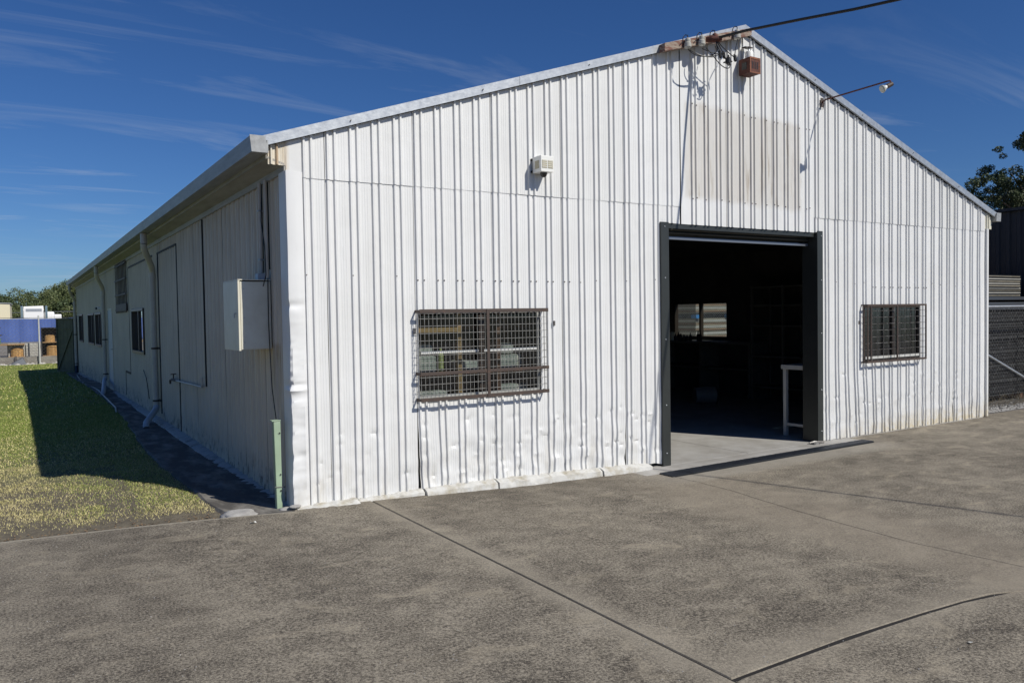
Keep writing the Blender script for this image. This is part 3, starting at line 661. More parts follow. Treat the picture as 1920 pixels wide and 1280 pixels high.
# screws along the sheets
sw = MB(FRONT)
for r in RIBS:
    if 1.1 < r < 2.9 or 8.0 < r < 9.5:
        for q in (.016, .082): sw.lathe((r + q, HR + .004, 1.945 - (.03 if r > 5 else 0)), [(.0065, -.004), (.0065, .003), (.003, .005)], 6, 'y')
    elif r < 4.2 or r > 7.1:
        if int(r * 37) % 3: sw.lathe((r + .016, HR + .002, 1.96 + .02 * ((int(r * 50) % 3) - 1)), [(.005, -.004), (.005, .003)], 6, 'y')
    if 4.7 < r < 6.9:
        for zc in (4.02 - .035 * (r - 4.6), 2.93):
            for q in (.016, .082):
                if (int(r * 31 + q * 100) % 4): sw.lathe((r + q, HR + .010, zc + .02 * noise.noise(Vector((r * 9, q * 90, zc)))), [(.008, -.006), (.008, .003)], 6, 'y')
tag(sw.build('screws', M_brown, shed), kind='stuff')
for px_, z_ in ((1.135, 1.475), (2.72, 1.52), (7.87, 1.43)):
    b = MB(FRONT); b.box(px_, px_ + .018, .0, .033, z_ - .03, z_ + .02); b.build('wall_clip', M_wiredk, shed, bevel=.002)

# inner lining with openings, added in a dark colour to keep the interior dim
def lining(T, u0, u1, z0, z1, holes, d0=-.085, d1=-.055, nm='lining'):
    us = sorted(set([u0, u1] + [e for h in holes for e in h[:2]])); zs = sorted(set([z0, z1] + [min(max(e, z0), z1) for h in holes for e in h[2:4]])); b = MB(T)
    for i in range(len(us) - 1):
        for j in range(len(zs) - 1):
            um = (us[i] + us[i + 1]) / 2; zm = (zs[j] + zs[j + 1]) / 2
            if any(h[0] < um < h[1] and h[2] < zm < h[3] for h in holes): continue
            b.box(us[i], us[i + 1], d0, d1, zs[j], zs[j + 1])
    bm_ = b; o = bm_.build(nm, M_dark, shed, recalc=False); return o
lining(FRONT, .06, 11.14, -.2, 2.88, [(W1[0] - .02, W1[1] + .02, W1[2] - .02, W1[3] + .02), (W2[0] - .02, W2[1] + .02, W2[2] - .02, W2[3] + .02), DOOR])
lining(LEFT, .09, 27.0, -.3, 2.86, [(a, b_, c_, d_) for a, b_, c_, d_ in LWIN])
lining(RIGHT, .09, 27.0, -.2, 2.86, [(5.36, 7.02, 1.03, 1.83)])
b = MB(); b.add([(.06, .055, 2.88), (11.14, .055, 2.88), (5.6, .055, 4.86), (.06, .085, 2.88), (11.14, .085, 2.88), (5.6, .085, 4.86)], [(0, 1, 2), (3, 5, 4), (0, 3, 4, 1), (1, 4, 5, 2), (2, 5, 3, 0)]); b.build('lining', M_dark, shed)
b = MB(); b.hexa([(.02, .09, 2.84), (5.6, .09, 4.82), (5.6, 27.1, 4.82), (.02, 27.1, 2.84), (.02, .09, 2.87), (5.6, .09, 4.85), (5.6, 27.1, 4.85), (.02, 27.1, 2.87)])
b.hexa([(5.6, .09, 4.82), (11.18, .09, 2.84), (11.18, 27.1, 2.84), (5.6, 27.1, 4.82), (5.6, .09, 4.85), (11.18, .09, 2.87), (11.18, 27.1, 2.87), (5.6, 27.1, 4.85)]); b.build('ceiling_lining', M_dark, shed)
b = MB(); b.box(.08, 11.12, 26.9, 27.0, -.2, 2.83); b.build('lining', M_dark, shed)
# a partition that splits off the rear of the shed
b = MB(); b.box(.09, 11.11, 13.0, 13.1, -.2, 3.0); b.add([(.09, 13.0, 3.0), (11.11, 13.0, 3.0), (5.6, 13.0, 4.8), (.09, 13.1, 3.0), (11.11, 13.1, 3.0), (5.6, 13.1, 4.8)], [(0, 1, 2), (3, 5, 4), (0, 3, 4, 1), (1, 4, 5, 2), (2, 5, 3, 0)]); b.build('partition', M_dark, shed)

# door jambs, head and roller door
DZ = -.145
def jamb_l():
    b = MB(); b.box(4.208, 4.325, -.045, -.036, DZ, 2.632); b.box(4.315, 4.325, -.036, .20, DZ, 2.6); b.box(4.208, 4.214, -.036, .0, DZ, 2.632); return b
o = jamb_l().build('door_jamb', M_jamb, shed, bevel=.0015)
b = MB(); b.box(6.955, 7.066, -.045, -.036, DZ - .015, 2.645); b.box(6.955, 6.965, -.036, .195, DZ - .015, 2.63); b.box(7.060, 7.066, -.036, .0, DZ - .015, 2.645); b.build('door_jamb', M_jamb, shed, bevel=.0015)
b = MB(); b.box(4.33, 6.95, .0, .012, 2.57, 2.63); b.build('door_head', M_jamb, shed)
bt = MB(FRONT)
for x in (4.262, 7.03):
    for z in (.0, .55, 1.3, 2.0, 2.58): bt.lathe((x, .047, z), [(.008, -.003), (.008, .003), (.004, .006)], 8, 'y')
tag(bt.build('bolts', M_galv, shed), kind='stuff')
rd = MB(); rd.lathe((4.33, .32, 2.66), [(.16, 0), (.16, 2.62)], 24, 'x'); rd.build('roller_drum', M_jamb, shed, smooth=True)
b = MB()
for i in range(3): b.tube([(4.33, .11, 2.615 - i * .04), (6.95, .11, 2.615 - i * .04)], .022, 8)
b.build('roller_curtain', M_jamb, shed, smooth=True)
b = MB(); b.box(4.335, 6.945, .095, .135, 2.455, 2.49); b.build('roller_bottom_rail', mat('blue_grey_rail', (.20, .22, .26), .35, .5), shed, bevel=.003)

# windows in the gable wall
def frame_rect(b, u0, u1, z0, z1, d0, d1, w):
    b.box(u0, u1, d0, d1, z0, z0 + w); b.box(u0, u1, d0, d1, z1 - w, z1); b.box(u0, u0 + w, d0, d1, z0 + w, z1 - w); b.box(u1 - w, u1, d0, d1, z0 + w, z1 - w); return b
u0, u1, z0, z1 = W1; mid = (u0 + u1) / 2
M_alud = mat('dull_aluminium', (.40, .40, .38), .5, .1, color2=(.28, .28, .26), noise_scale=9)
win = frame_rect(MB(FRONT), u0, u1, z0, z1, -.05, -.022, .026).build('window', M_alud, shed, bevel=.002); win['label'] = 'pale aluminium double sash window behind the rusty grille'
b = MB(FRONT); b.box(mid - .03, mid + .03, -.048, -.010, z0 + .042, z1 - .042); b.build('mullion', M_winbrown, win)
b = MB(FRONT)
for a, c_ in ((u0 + .042, mid - .02), (mid + .02, u1 - .042)):
    b = MB(FRONT); zc = 1.262; b.box(a, c_, -.044, -.014, zc - .013, zc + .013); b.build('sash_rail', M_alu, win, bevel=.002)
    b = MB(FRONT); b.box(a, c_, -.03, -.026, z0 + .042, zc - .018); b.build('pane', M_glass, win)
    b = MB(FRONT); b.box(a, c_, -.02, -.016, zc + .018, z1 - .042); b.build('pane', M_glass, win)
b = MB(FRONT); b.hexa([(u0 - .01, -.05, z0 - .004), (u1 + .01, -.05, z0 - .004), (u1 + .01, .03, z0 - .016), (u0 - .01, .03, z0 - .016), (u0 - .01, -.05, z0), (u1 + .01, -.05, z0), (u1 + .01, .03, z0 - .01), (u0 - .01, .03, z0 - .01)]); b.build('sill', M_alu, win)
# security grille on it
gr = empty('security_grille', (1.17, 0, .8), 'rusty brown window grille with fine square wire, left of the roller door', 'window grille')
GU0, GU1, GZ0, GZ1 = 1.155, 2.60, .812, 1.672; gd_ = .105
def gbar(*a, m=M_brown): b = MB(FRONT); b.box(*a); return b.build('bar', m, gr, bevel=.002)
gbar(GU0, GU1, gd_ - .003, gd_ + .003, GZ1 - .036, GZ1); gbar(GU0, GU1, gd_ - .003, gd_ + .003, GZ0, GZ0 + .034)
gbar(GU0, GU1, gd_ - .002, gd_ + .004, 1.055, 1.086); gbar(1.868, 1.900, gd_ + .0045, gd_ + .010, GZ0, GZ1)
for uu in (GU0 + .004, GU1 - .004):
    for zc in (GZ1 - .02, 1.07, GZ0 + .016): gbar(uu - .004, uu + .004, .002, gd_ - .004, zc - .014, zc + .014)
b = MB(FRONT); wr = .0023
nv = 33
for i in range(nv + 1):
    u = GU0 + .01 + (GU1 - GU0 - .02) * i / nv; j_ = .002 * noise.noise(Vector((i, 0, 0)))
    b.tube([(u + j_, gd_ - .006, GZ0), (u - j_, gd_ - .006, GZ1)], wr, 5)
nh = 12
for i in range(nh + 1):
    z = GZ0 + .02 + (GZ1 - GZ0 - .04) * i / nh; b.tube([(GU0 + .002, .012, z), (GU0 + .004, gd_ - .011, z), (GU0 + .010, gd_ - .0105, z), (GU1 - .01, gd_ - .0105, z), (GU1 - .004, gd_ - .012, z), (GU1 - .002, .012, z)], wr, 5)
for uu in (GU0 + .003, GU1 - .003):
    for dd in (.035, .07): b.tube([(uu, dd, GZ0), (uu, dd, GZ1)], wr, 5)
tag(b.build('wire_mesh', M_wire, gr), kind='stuff')
# second window and grille
u0, u1, z0, z1 = W2; mid = (u0 + u1) / 2 + .03
win = frame_rect(MB(FRONT), u0, u1, z0, z1, -.05, .010, .035).build('window', M_winbrown, shed, bevel=.002); win['label'] = 'brown framed sliding window with closed dark blinds behind barred grille'
b = MB(FRONT); b.box(mid - .03, mid + .03, -.048, .006, z0 + .035, z1 - .035); b.build('mullion', M_winbrown, win)
for a, c_ in ((u0 + .035, mid - .03), (mid + .03, u1 - .035)):
    b = MB(FRONT); b.box(a, c_, -.025, -.021, z0 + .035, z1 - .035); b.build('pane', M_glassd, win)
M_slat = mat('slate_blind', (.14, .17, .21), .5)
for i in (0, 1, 2, 3, 4, 5, 6, 8, 9, 10):
    z = z0 + .07 + i * .068; b = MB(FRONT); b.hexa([(u0 + .03, -.20, z), (u1 - .03, -.20, z), (u1 - .03, -.14, z - .05), (u0 + .03, -.14, z - .05), (u0 + .03, -.20, z + .003), (u1 - .03, -.20, z + .003), (u1 - .03, -.14, z - .047), (u0 + .03, -.14, z - .047)]); b.build('blind_slat', M_slat, win)
b = MB(FRONT); b.box(u0 + .035, u1 - .035, -.02, .02, z0 + .036, z0 + .07); b.build('sill', M_alu, win)
gr = empty('security_grille', (7.96, 0, .86), 'square brown barred grille on the window right of the roller door', 'window grille')
GU0, GU1, GZ0, GZ1 = 7.95, 9.375, .862, 1.675; gd_ = .105
fb = .016
for a in ((GU0, GU1, gd_ - fb, gd_, GZ1 - fb * 1.6, GZ1), (GU0, GU1, gd_ - fb, gd_, GZ0, GZ0 + fb * 1.8), (GU0, GU0 + fb, gd_ - fb, gd_, GZ0 + .03, GZ1 - .026), (GU1 - fb, GU1, gd_ - fb, gd_, GZ0 + .03, GZ1 - .026),
          (GU0 + .69, GU0 + .715, gd_ - fb, gd_, GZ0 + .03, GZ1 - .026), (GU0 + .075, GU0 + .09, gd_ - fb, gd_, GZ0 + .03, GZ1 - .026),
          (GU0, GU0 + fb, .0, gd_ - fb, GZ0, GZ0 + .02), (GU0, GU0 + fb, .0, gd_ - fb, GZ1 - .02, GZ1), (GU1 - fb, GU1, .0, gd_ - fb, GZ0, GZ0 + .02), (GU1 - fb, GU1, .0, gd_ - fb, GZ1 - .02, GZ1),
          (GU0 - .001, GU0 + .011, .03, .05, GZ0 + .02, GZ1 - .02)): gbar(*a)
b = MB(FRONT)
for i in range(1, 11): u = GU0 + (GU1 - GU0) * i / 11; b.tube([(u, gd_ - .02, GZ0), (u, gd_ - .02, GZ1)], .003, 5)
for i in range(1, 9): z = GZ0 + (GZ1 - GZ0) * i / 9; b.tube([(GU0 + .005, .01, z), (GU0 + .006, gd_ - .026, z), (GU1 - .006, gd_ - .026, z), (GU1 - .005, .01, z)], .003, 5)
tag(b.build('wire_mesh', M_wiredk, gr), kind='stuff')

# left wall windows
def side_window(u0, u1, z0, z1, label, n=2, m_fr=M_winbrown):
    w = frame_rect(MB(LEFT), u0, u1, z0, z1, -.045, .045, .05).build('window', m_fr, shed, bevel=.003); w['label'] = label
    for i in range(n):
        a = lerp(u0 + .05, u1 - .05, i / n); c_ = lerp(u0 + .05, u1 - .05, (i + 1) / n)
        if i: b = MB(LEFT); b.box(a - .03, a + .03, -.04, .02, z0 + .05, z1 - .05); b.build('mullion', m_fr, w)
        b = MB(LEFT); b.box(a + (.03 if i else 0), c_ - (.03 if i < n - 1 else 0), -.012 - .008 * i, -.008 - .008 * i, z0 + .05, z1 - .05); b.build('pane', M_glassm, w)
side_window(*LWIN[0], 'brown framed side window nearest the front corner')
side_window(*LWIN[1], 'brown framed side window right of the pair')
side_window(*LWIN[2], 'brown framed side window left of the pair')
side_window(*LWIN[3], 'brown framed side window nearest the rear')
# high barred opening
w = frame_rect(MB(LEFT), *LGR, -.05, .0, .03).build('vent_opening', M_winbrown, shed); w['label'] = 'high barred opening under the eave'
b = MB(LEFT); b.box(LGR[0], LGR[1], -.02, -.01, LGR[2], LGR[3]); b.build('backing_board', M_board, w)
for i in range(9):
    u = lerp(LGR[0] + .04, LGR[1] - .04, i / 8); b = MB(LEFT); b.box(u - .012, u + .012, .038, .052, LGR[2] - .03, LGR[3] + .03); b.build('bar', M_brown, w)
for i in range(4):
    z = lerp(LGR[2], LGR[3], (i + .1) / 3.2); b = MB(LEFT); b.box(LGR[0] - .02, LGR[1] + .02, .05, .062, z - .015, z + .015); b.build('bar', M_brown, w)
b = MB(LEFT); b.box(LGR[0], LGR[1], .03, .055, LGR[2] - .0, LGR[2] + .16); b.build('bar', M_brown, w)
# side door
d = MB(LEFT); d.box(LDOOR[0] + .03, LDOOR[1] - .03, -.03, .02, -.05, LDOOR[3] - .03); d = d.build('side_door', mat('pale_blue_door', (.42, .47, .52), .5), shed, bevel=.003)
b = MB(LEFT); b.tube([(LDOOR[0] + .12, .02, .95), (LDOOR[0] + .12, .06, .95), (LDOOR[0] + .22, .06, .95)], .011, 8); b.build('handle', M_galv, d)
frame_rect(MB(LEFT), LDOOR[0], LDOOR[1], -.05, LDOOR[3], -.04, .034, .03).build('door_frame', M_side, shed)
# black strips painting the shaded gaps round the old sealed side opening
def strip(T, a, c_, w, d0, d1, m, nm='cover_strip'):
    b = MB(T)
    u0, z0 = a; u1, z1 = c_
    if abs(u0 - u1) < 1e-6: b.box(u0 - w / 2, u0 + w / 2, d0, d1, z0, z1)
    else: b.box(u0, u1, d0, d1, z0 - w / 2, z0 + w / 2)
    return b.build(nm, m, shed)
strip(LEFT, (5.455, -.0), (5.455, 2.70), .034, .0, .023, M_gapdark, 'gap_strip')
strip(LEFT, (5.48, 2.70), (7.25, 2.70), .03, .0, .023, M_gapdark, 'gap_strip')
strip(LEFT, (7.75, 2.70), (11.1, 2.70), .03, .0, .023, M_gapdark, 'gap_strip')
strip(LEFT, (7.22, .1), (7.22, 2.70), .025, .0, .023, M_gapdark, 'gap_strip')
strip(LEFT, (11.13, .55), (11.13, 2.70), .04, .0, .023, M_gapdark, 'gap_strip')
strip(LEFT, (11.13, .55), (12.0, .55), .04, .0, .023, M_gapdark, 'gap_strip')
strip(LEFT, (12.0, .05), (12.0, .55), .05, .0, .023, M_gapdark, 'gap_strip')
strip(LEFT, (3.615, .78), (3.615, 2.86), .008, .0, .0205, M_gapdark, 'panel_joint')
# two dark slots by the corner where the power conduits run
strip(LEFT, (.80, 2.04), (.80, 2.86), .06, .0, .031, M_gapdark, 'conduit_slot')
strip(LEFT, (.60, 2.06), (.60, 2.86), .05, .0, .031, M_gapdark, 'conduit_slot')
for y in (.72, .53):
    b = MB(); b.tube([(-.055, y, 2.86), (-.055, y, 1.98)], .017, 8); b.build('conduit', M_pipe, shed, smooth=True)
b = MB(); b.tube([(-.05, .66, 2.84), (-.075, .62, 2.5), (-.08, .50, 2.25), (-.09, .44, 2.0), (-.11, .47, 1.9)], .005, 6); b.build('cable', M_black, shed)
for z in (2.6, 2.15):
    b = MB(LEFT); b.box(.70, .745, .03, .076, z, z + .012); b.build('saddle', M_galv, shed)

# painted concrete kerb at the wall foot
kb = MB()
def kerb(T, u0, u1, d, zt_, zo, m, seed, nm='kerb_block'):
    V = []; us = np.linspace(u0 + .006, u1 - .006, 30); S = 7
    for u in us:
        e = .012 * noise.noise(Vector((u * 6, seed, 0))); top = zt_(u) + .018 * noise.noise(Vector((u * 13, seed, 3))); bot = zo(u)
        pr = [(.0, bot - .06), (.0, top + .012), (.035, top + .010), (d * .62, top - .002), (d * .92, top - .016), (d + e, top - .04 + (bot - top) * .2), (d + e + .006, bot - .06)]
        for q, z in pr:
            j_ = .008 * noise.noise(Vector((u * 24, z * 20 + q * 30, seed))) if q > .02 else 0; V.append((u, q + j_, z + j_ * .6))
    F = []
    for i in range(29):
        for k_ in range(S - 1): F.append((i * S + k_, (i + 1) * S + k_, (i + 1) * S + k_ + 1, i * S + k_ + 1))
    F.append(tuple(range(S))); F.append(tuple(29 * S + k_ for k_ in range(S))[::-1])
    b = MB(T); b.add(V, F); return b.build(nm, m, shed, smooth=True)
fz = lambda u: interp([.1, .77, 1.18, 2.0, 3.0, 4.1], [-.045, -.032, -.02, -.028, -.06, -.10], u)
for i, (a, c_) in enumerate([(.55, 1.20), (1.20, 1.98), (1.98, 2.62), (2.62, 3.30), (3.30, 4.0)]):
    kerb(FRONT, a, c_, .07 + .012 * (i % 3) + .02 * (i > 0), fz, lambda u: z_yard(u, 0), M_curb, i)
kerb(FRONT, -.02, .545, .13, lambda u: -.022, lambda u: -.036, M_curb, 22)
ks = np.concatenate([[.12], np.cumsum([.55] + [random.uniform(.7, 1.3) for _ in range(28)]) + .12])
for i in range(len(ks) - 1):
    if ks[i + 1] < 27: kerb(LEFT, ks[i], ks[i + 1], .14, lambda u: zs_base(u) - .005, lambda u: z_lawn(0, u) + .02, M_curbs, 50 + i)

# threshold floor and interior floor
b = MB()
V = []; gxx = list(np.linspace(.1, 11.1, 24)); 
b.box(.09, 5.62, -.02, 13.0, -.30, -.146); b.build('floor_slab', M_inner_floor, shed, bevel=.003)
b = MB(); b.box(5.628, 11.11, -.02, 13.0, -.30, -.146); b.build('floor_slab', M_inner_floor, shed, bevel=.003)
b = MB(); b.hexa([(3.70, -.33, -.30), (7.60, -.27, -.30), (7.60, -.03, -.30), (3.70, -.03, -.30), (3.70, -.33, -.1475), (7.60, -.27, -.1475), (7.60, -.03, -.1475), (3.70, -.03, -.1475)]); b.build('threshold_strip', M_inner_floor, shed, bevel=.004)
b = MB(); b.box(3.93, 7.62, -.015, -.012, -.30, -.1485); b.build('threshold_strip', M_inner_floor, shed)
# trench drain grate
dr = empty('drain_grate', (3.9, -.5, -.15), 'long narrow black slotted drain grate across the roller doorway', 'drain grate')
def gr_p(x, s): # slightly oblique channel
    y0 = lerp(-.535, -.435, (x - 3.88) / 3.7); y1 = lerp(-.335, -.275, (x - 3.88) / 3.7); return lerp(y0, y1, s)
b = MB()
for s0, s1 in ((0, .07), (.93, 1), (.30, .36), (.63, .69)):
    b.hexa([(3.88, gr_p(3.88, s0), -.18), (7.58, gr_p(7.58, s0), -.18), (7.58, gr_p(7.58, s1), -.18), (3.88, gr_p(3.88, s1), -.18), (3.88, gr_p(3.88, s0), -.137), (7.58, gr_p(7.58, s0), -.137), (7.58, gr_p(7.58, s1), -.137), (3.88, gr_p(3.88, s1), -.137)])
b.build('rail', mat('drain_black', (.022, .025, .03), .45, .3), dr)
b = MB(); x = 3.885
while x < 7.57:
    b.box(x, x + .011, gr_p(x, .02), gr_p(x, .98), -.17, -.133 + .002 * random.random()); x += .024
tag(b.build('cross_bars', mat('drain_bar', (.075, .085, .105), .4, .5), dr), kind='stuff')
b = MB(); b.hexa([(3.89, -.53, -.26), (7.57, -.43, -.26), (7.57, -.28, -.26), (3.89, -.33, -.26), (3.89, -.53, -.19), (7.57, -.43, -.19), (7.57, -.28, -.19), (3.89, -.33, -.19)]); b.build('channel', M_black, dr)

# ---------------------------------------------------------------- fixtures on the walls (things)
# meter box
mb = empty('meter_box', (0, .52, 1.33), 'cream electricity meter box fixed high near the shed corner', 'meter box')
b = MB(); b.box(-.300, -.03, .525, 1.09, 1.335, 1.945); b.build('cabinet', M_cream, mb, bevel=.006)
b = MB(); b.box(-.322, -.303, .520, 1.10, 1.325, 1.955); dr_ = b.build('door', M_cream, mb, bevel=.004)
b = MB(); b.tube([(-.323, .60, 1.66), (-.338, .60, 1.66), (-.338, .60, 1.62)], .006, 6); b.build('latch', M_galv, dr_)
b = MB(); b.box(-.322, -.03, .515, 1.105, 1.9555, 1.964); b.build('lid', M_cream, mb, bevel=.002)
b = MB(); b.box(-.13, -.06, .56, .66, 1.965, 2.02); b.build('cable_gland', M_pvc, mb, bevel=.005)
b = MB(); b.tube([(-.055, .515, 1.97), (-.06, .51, 1.6), (-.055, .508, 1.34), (-.06, .45, .98), (-.10, .2, .73)], .0045, 6); b.build('cable', M_black, mb)
for z in (1.40, 1.62, 1.88):
    b = MB(); b.lathe((-.27, .5185, z), [(.005, 0), (.005, .006)], 8, 'y'); b.build('screw', M_galv, mb)
# cable guard post
gp = empty('cable_guard', (-.105, .16, -.04), 'pale green steel cable guard standing at the shed corner', 'cable guard')
gx0, gx1, gy0, gy1 = -.150, -.090, .10, .16
b = MB()
V = [(gx0 + .012, gy0, -.05), (gx1 + .0, gy0, -.05), (gx1, gy1, -.05), (gx0 + .012, gy1, -.05), (gx0, gy0, .72), (gx1, gy0, .72), (gx1, gy1, .72), (gx0, gy1, .72)]
b.hexa(V); b.build('cover', M_green, gp, bevel=.006)
b = MB(); b.box(gx0 - .016, gx1 + .002, gy0 - .004, gy1 + .002, .722, .732); b.build('cap', M_green, gp, bevel=.002)
for z in (.12, .26, .62):
    b = MB(); b.lathe((gx1 - .012, gy0 - .004, z), [(.006, -.006), (.006, .004)], 8, 'y'); b.build('bolt', M_black, gp)
b = MB(); ang = [(gx0 - .004 + .0, gy0 - .005, .155), (gx1 + .004, gy0 - .005, .150), (gx1 + .03, gy0 + .02, .145), (gx1 + .04, gy1, .13)]; b.tube(ang, .003, 6); b.build('tie_wire', M_black, gp)
# garden tap with its pipe
tp = empty('garden_tap', (-.03, 5.6, .75), 'brass garden tap on a horizontal pipe clipped to the side wall', 'tap')
b = MB(); b.tube([(-.06, 3.62, .90), (-.06, 3.62, .80), (-.06, 3.64, .775), (-.06, 5.4, .745), (-.06, 5.5, .745)], .013, 8); b.build('pipe', M_pipe, tp, smooth=True)
b = MB(); b.tube([(-.06, 5.5, .745), (-.075, 5.75, .745), (-.09, 5.82, .73), (-.09, 5.83, .68)], [.018, .020, .017, .014], 8); b.build('spout', M_brown, tp, smooth=True)
b = MB(); b.tube([(-.07, 5.66, .76), (-.07, 5.66, .83)], .009, 6); b.tube([(-.11, 5.62, .83), (-.03, 5.70, .83)], .008, 6); b.build('handle', M_brown, tp)
# downpipes
def downpipe(y, ground, kick, label, m_top=M_pipe, rad=.048, elbow=True):
    dp = empty('downpipe', (-.07, y, 0), label, 'downpipe', 'downpipes along the side wall')
    zt_ = 2.98; s_ = .42
    b = MB(); b.tube([(-.26, y - s_, zt_), (-.26, y - s_, zt_ - .16)], rad * 1.02, 14); b.build('outlet', m_top, dp, smooth=True)
    b = MB(); b.tube([(-.26, y - s_, zt_ - .161), (-.26, y - s_ + .01, zt_ - .20), (-.25, y - s_ + .05, zt_ - .25), (-.11, y - .07, zt_ - .50), (-.095, y - .01, zt_ - .56), (-.095, y, zt_ - .62)], rad, 14); b.build('offset_bend', m_top, dp, smooth=True)
    b = MB(); b.tube([(-.095, y, zt_ - .60), (-.095, y, zt_ - .68)], rad * 1.12, 14); b.build('collar', m_top, dp, smooth=True)
    b = MB(); b.tube([(-.095, y, zt_ - .68), (-.095, y, ground + .28)], rad, 14); b.build('pipe', m_top, dp, smooth=True)
    for z in (1.15, ground + .34):
        b = MB(); b.tube([(-.095, y, z), (-.095, y, z + .03)], rad * 1.08, 14); b.box(-.045, -.028, y - .09, y + .09, z, z + .03); b.build('bracket', M_brown, dp)
    if elbow:
        b = MB(); b.tube([(-.095, y, ground + .279), (-.10, y - .03, ground + .235), (-.13, y - .10, ground + .20), (-.33, y - kick + .10, ground + .085), (-.345, y - kick + .04, ground + .05), (-.345, y - kick + .03, ground + .02)], rad * .98, 14); b.build('shoe', M_pvc, dp, smooth=True)
    return dp
downpipe(7.25, -.04, .75, 'thick downpipe nearest the corner, between sealed side door and window')
downpipe(15.75, -.06, 2.3, 'downpipe beside the pale side door with kicked out foot')
downpipe(26.9, -.27, .5, 'furthest downpipe at the rear end of the side wall', elbow=False)
# lamp above the side door
lp = empty('door_lamp', (0, 16.2, 1.9), 'small white lamp on the side wall above the pale door', 'lamp')
b = MB(LEFT); b.box(16.1, 16.3, .03, .20, 1.92, 2.0); b.build('housing', M_whitep, lp, bevel=.01)
b = MB(LEFT); b.box(16.12, 16.28, .20, .24, 1.93, 1.99); b.build('lens', M_black, lp, bevel=.01)
# loose hose on the apron
b = MB(); b.tube([(-.2, 25.0, -.235), (-.38, 20, -.15), (-.33, 15.0, -.045), (-.40, 11.8, -.02), (-.43, 10.0, -.018), (-.5, 9.2, -.02)], .014, 8)
tag(b.build('hose', M_hose, smooth=True), 'pale grey hose lying along the concrete beside the shed', 'hose')
b = MB(); b.tube([(-.05, 9.0, .72), (-.058, 8.6, .6), (-.06, 8.4, .4), (-.055, 8.35, .25)], .008, 6)
tag(b.build('hanging_cable', M_black), 'short black cable end hanging on side wall under the nearest window', 'cable')

# alarm siren box on the gable
sb = empty('alarm_siren', (2.52, -.02, 3.1), 'white alarm siren box with strobe underneath, high on left gable', 'alarm')
X0, X1, Y0, Y1, Z0, Z1 = 2.485, 2.640, -.185, -.03, 3.035, 3.195
b = MB(); b.box(X0, X1, Y0, Y1, Z0, Z1); b.build('housing', M_whitep, sb, bevel=.004)
for a, c_ in ((X0 + .012, X0 + .072), (X0 + .084, X1 - .012)):
    b = MB(); b.box(a, c_, Y0 - .003, Y0 + .001, Z0 + .035, Z1 - .045); b.build('vent', M_vent, sb)
    for k_ in range(4): z = Z0 + .045 + k_ * .02; b = MB(); b.box(a, c_, Y0 - .006, Y0 - .003, z, z + .004); b.build('louvre', M_whitep, sb)
b = MB(); b.box(X0 - .003, X0 + .001, Y0 + .035, Y1 - .05, Z0 + .035, Z1 - .045); b.build('vent', M_vent, sb)
b = MB(); b.lathe(((X0 + X1) / 2, Y0 + .07, Z0 - .001), [(.036, 0), (.036, -.012), (.030, -.03), (.012, -.045)], 16); b.build('strobe', mat('smoked_strobe', (.05, .045, .04), .12), sb, smooth=True)
for z in (Z0 + .01, Z1 - .03):
    b = MB(); b.box(X0 - .008, X0 + .03, Y1, .005, z, z + .02); b.build('bracket', M_black, sb)
# old rusty alarm with white beacon
ra = empty('old_alarm_box', (5.4, -.03, 4.45), 'rusty red alarm box with white beacon, hanging under the gable peak', 'alarm')
rx0, rx1, ry0, ry1, rz0, rz1 = 5.497, 5.672, -.212, -.038, 4.448, 4.632
b = MB(); b.box(rx0, rx1, ry0, ry1, rz0, rz1); b.build('housing', M_rust, ra, bevel=.004)
for a in ((rx0 - .003, rx1 + .003, ry0 - .004, ry0 + .0, rz1 - .02, rz1 + .002), (rx0 - .003, rx1 + .003, ry0 - .004, ry0, rz0 - .002, rz0 + .014), (rx0 - .003, rx0 + .014, ry0 - .004, ry0, rz0 + .014, rz1 - .02), (rx1 - .014, rx1 + .003, ry0 - .004, ry0, rz0 + .014, rz1 - .02)):
    b = MB(); b.box(*a); b.build('edge_strip', M_orange, ra)
for k_ in range(4): b = MB(); b.box(rx0 + .035 + k_ * .03, rx0 + .047 + k_ * .03, ry0 - .003, ry0 + .001, rz0 + .05, rz1 - .05); b.build('louvre', M_black, ra)
b = MB(); b.box(rx0 - .003, rx0 + .001, ry0 + .05, ry1 - .05, rz0 + .05, rz1 - .05); b.build('louvre', M_black, ra)
b = MB(); b.lathe((5.585, -.125, rz1), [(.050, 0), (.050, .075), (.044, .092), (.02, .098)], 18); b.build('beacon', M_whitep, ra, smooth=True)
b = MB(); b.tube([(5.585, -.125, rz1 + .095), (5.585, -.12, rz1 + .14), (5.59, -.06, rz1 + .17), (5.59, -.03, rz1 + .17)], .011, 8); b.build('stem', M_galv, ra)
b = MB(); b.hexa([(5.55, -.16, rz1 + .135), (5.65, -.13, rz1 + .145), (5.65, -.04, rz1 + .155), (5.55, -.04, rz1 + .155), (5.55, -.16, rz1 + .142), (5.65, -.13, rz1 + .152), (5.65, -.04, rz1 + .165), (5.55, -.04, rz1 + .165)]); b.build('bracket', M_brown, ra)
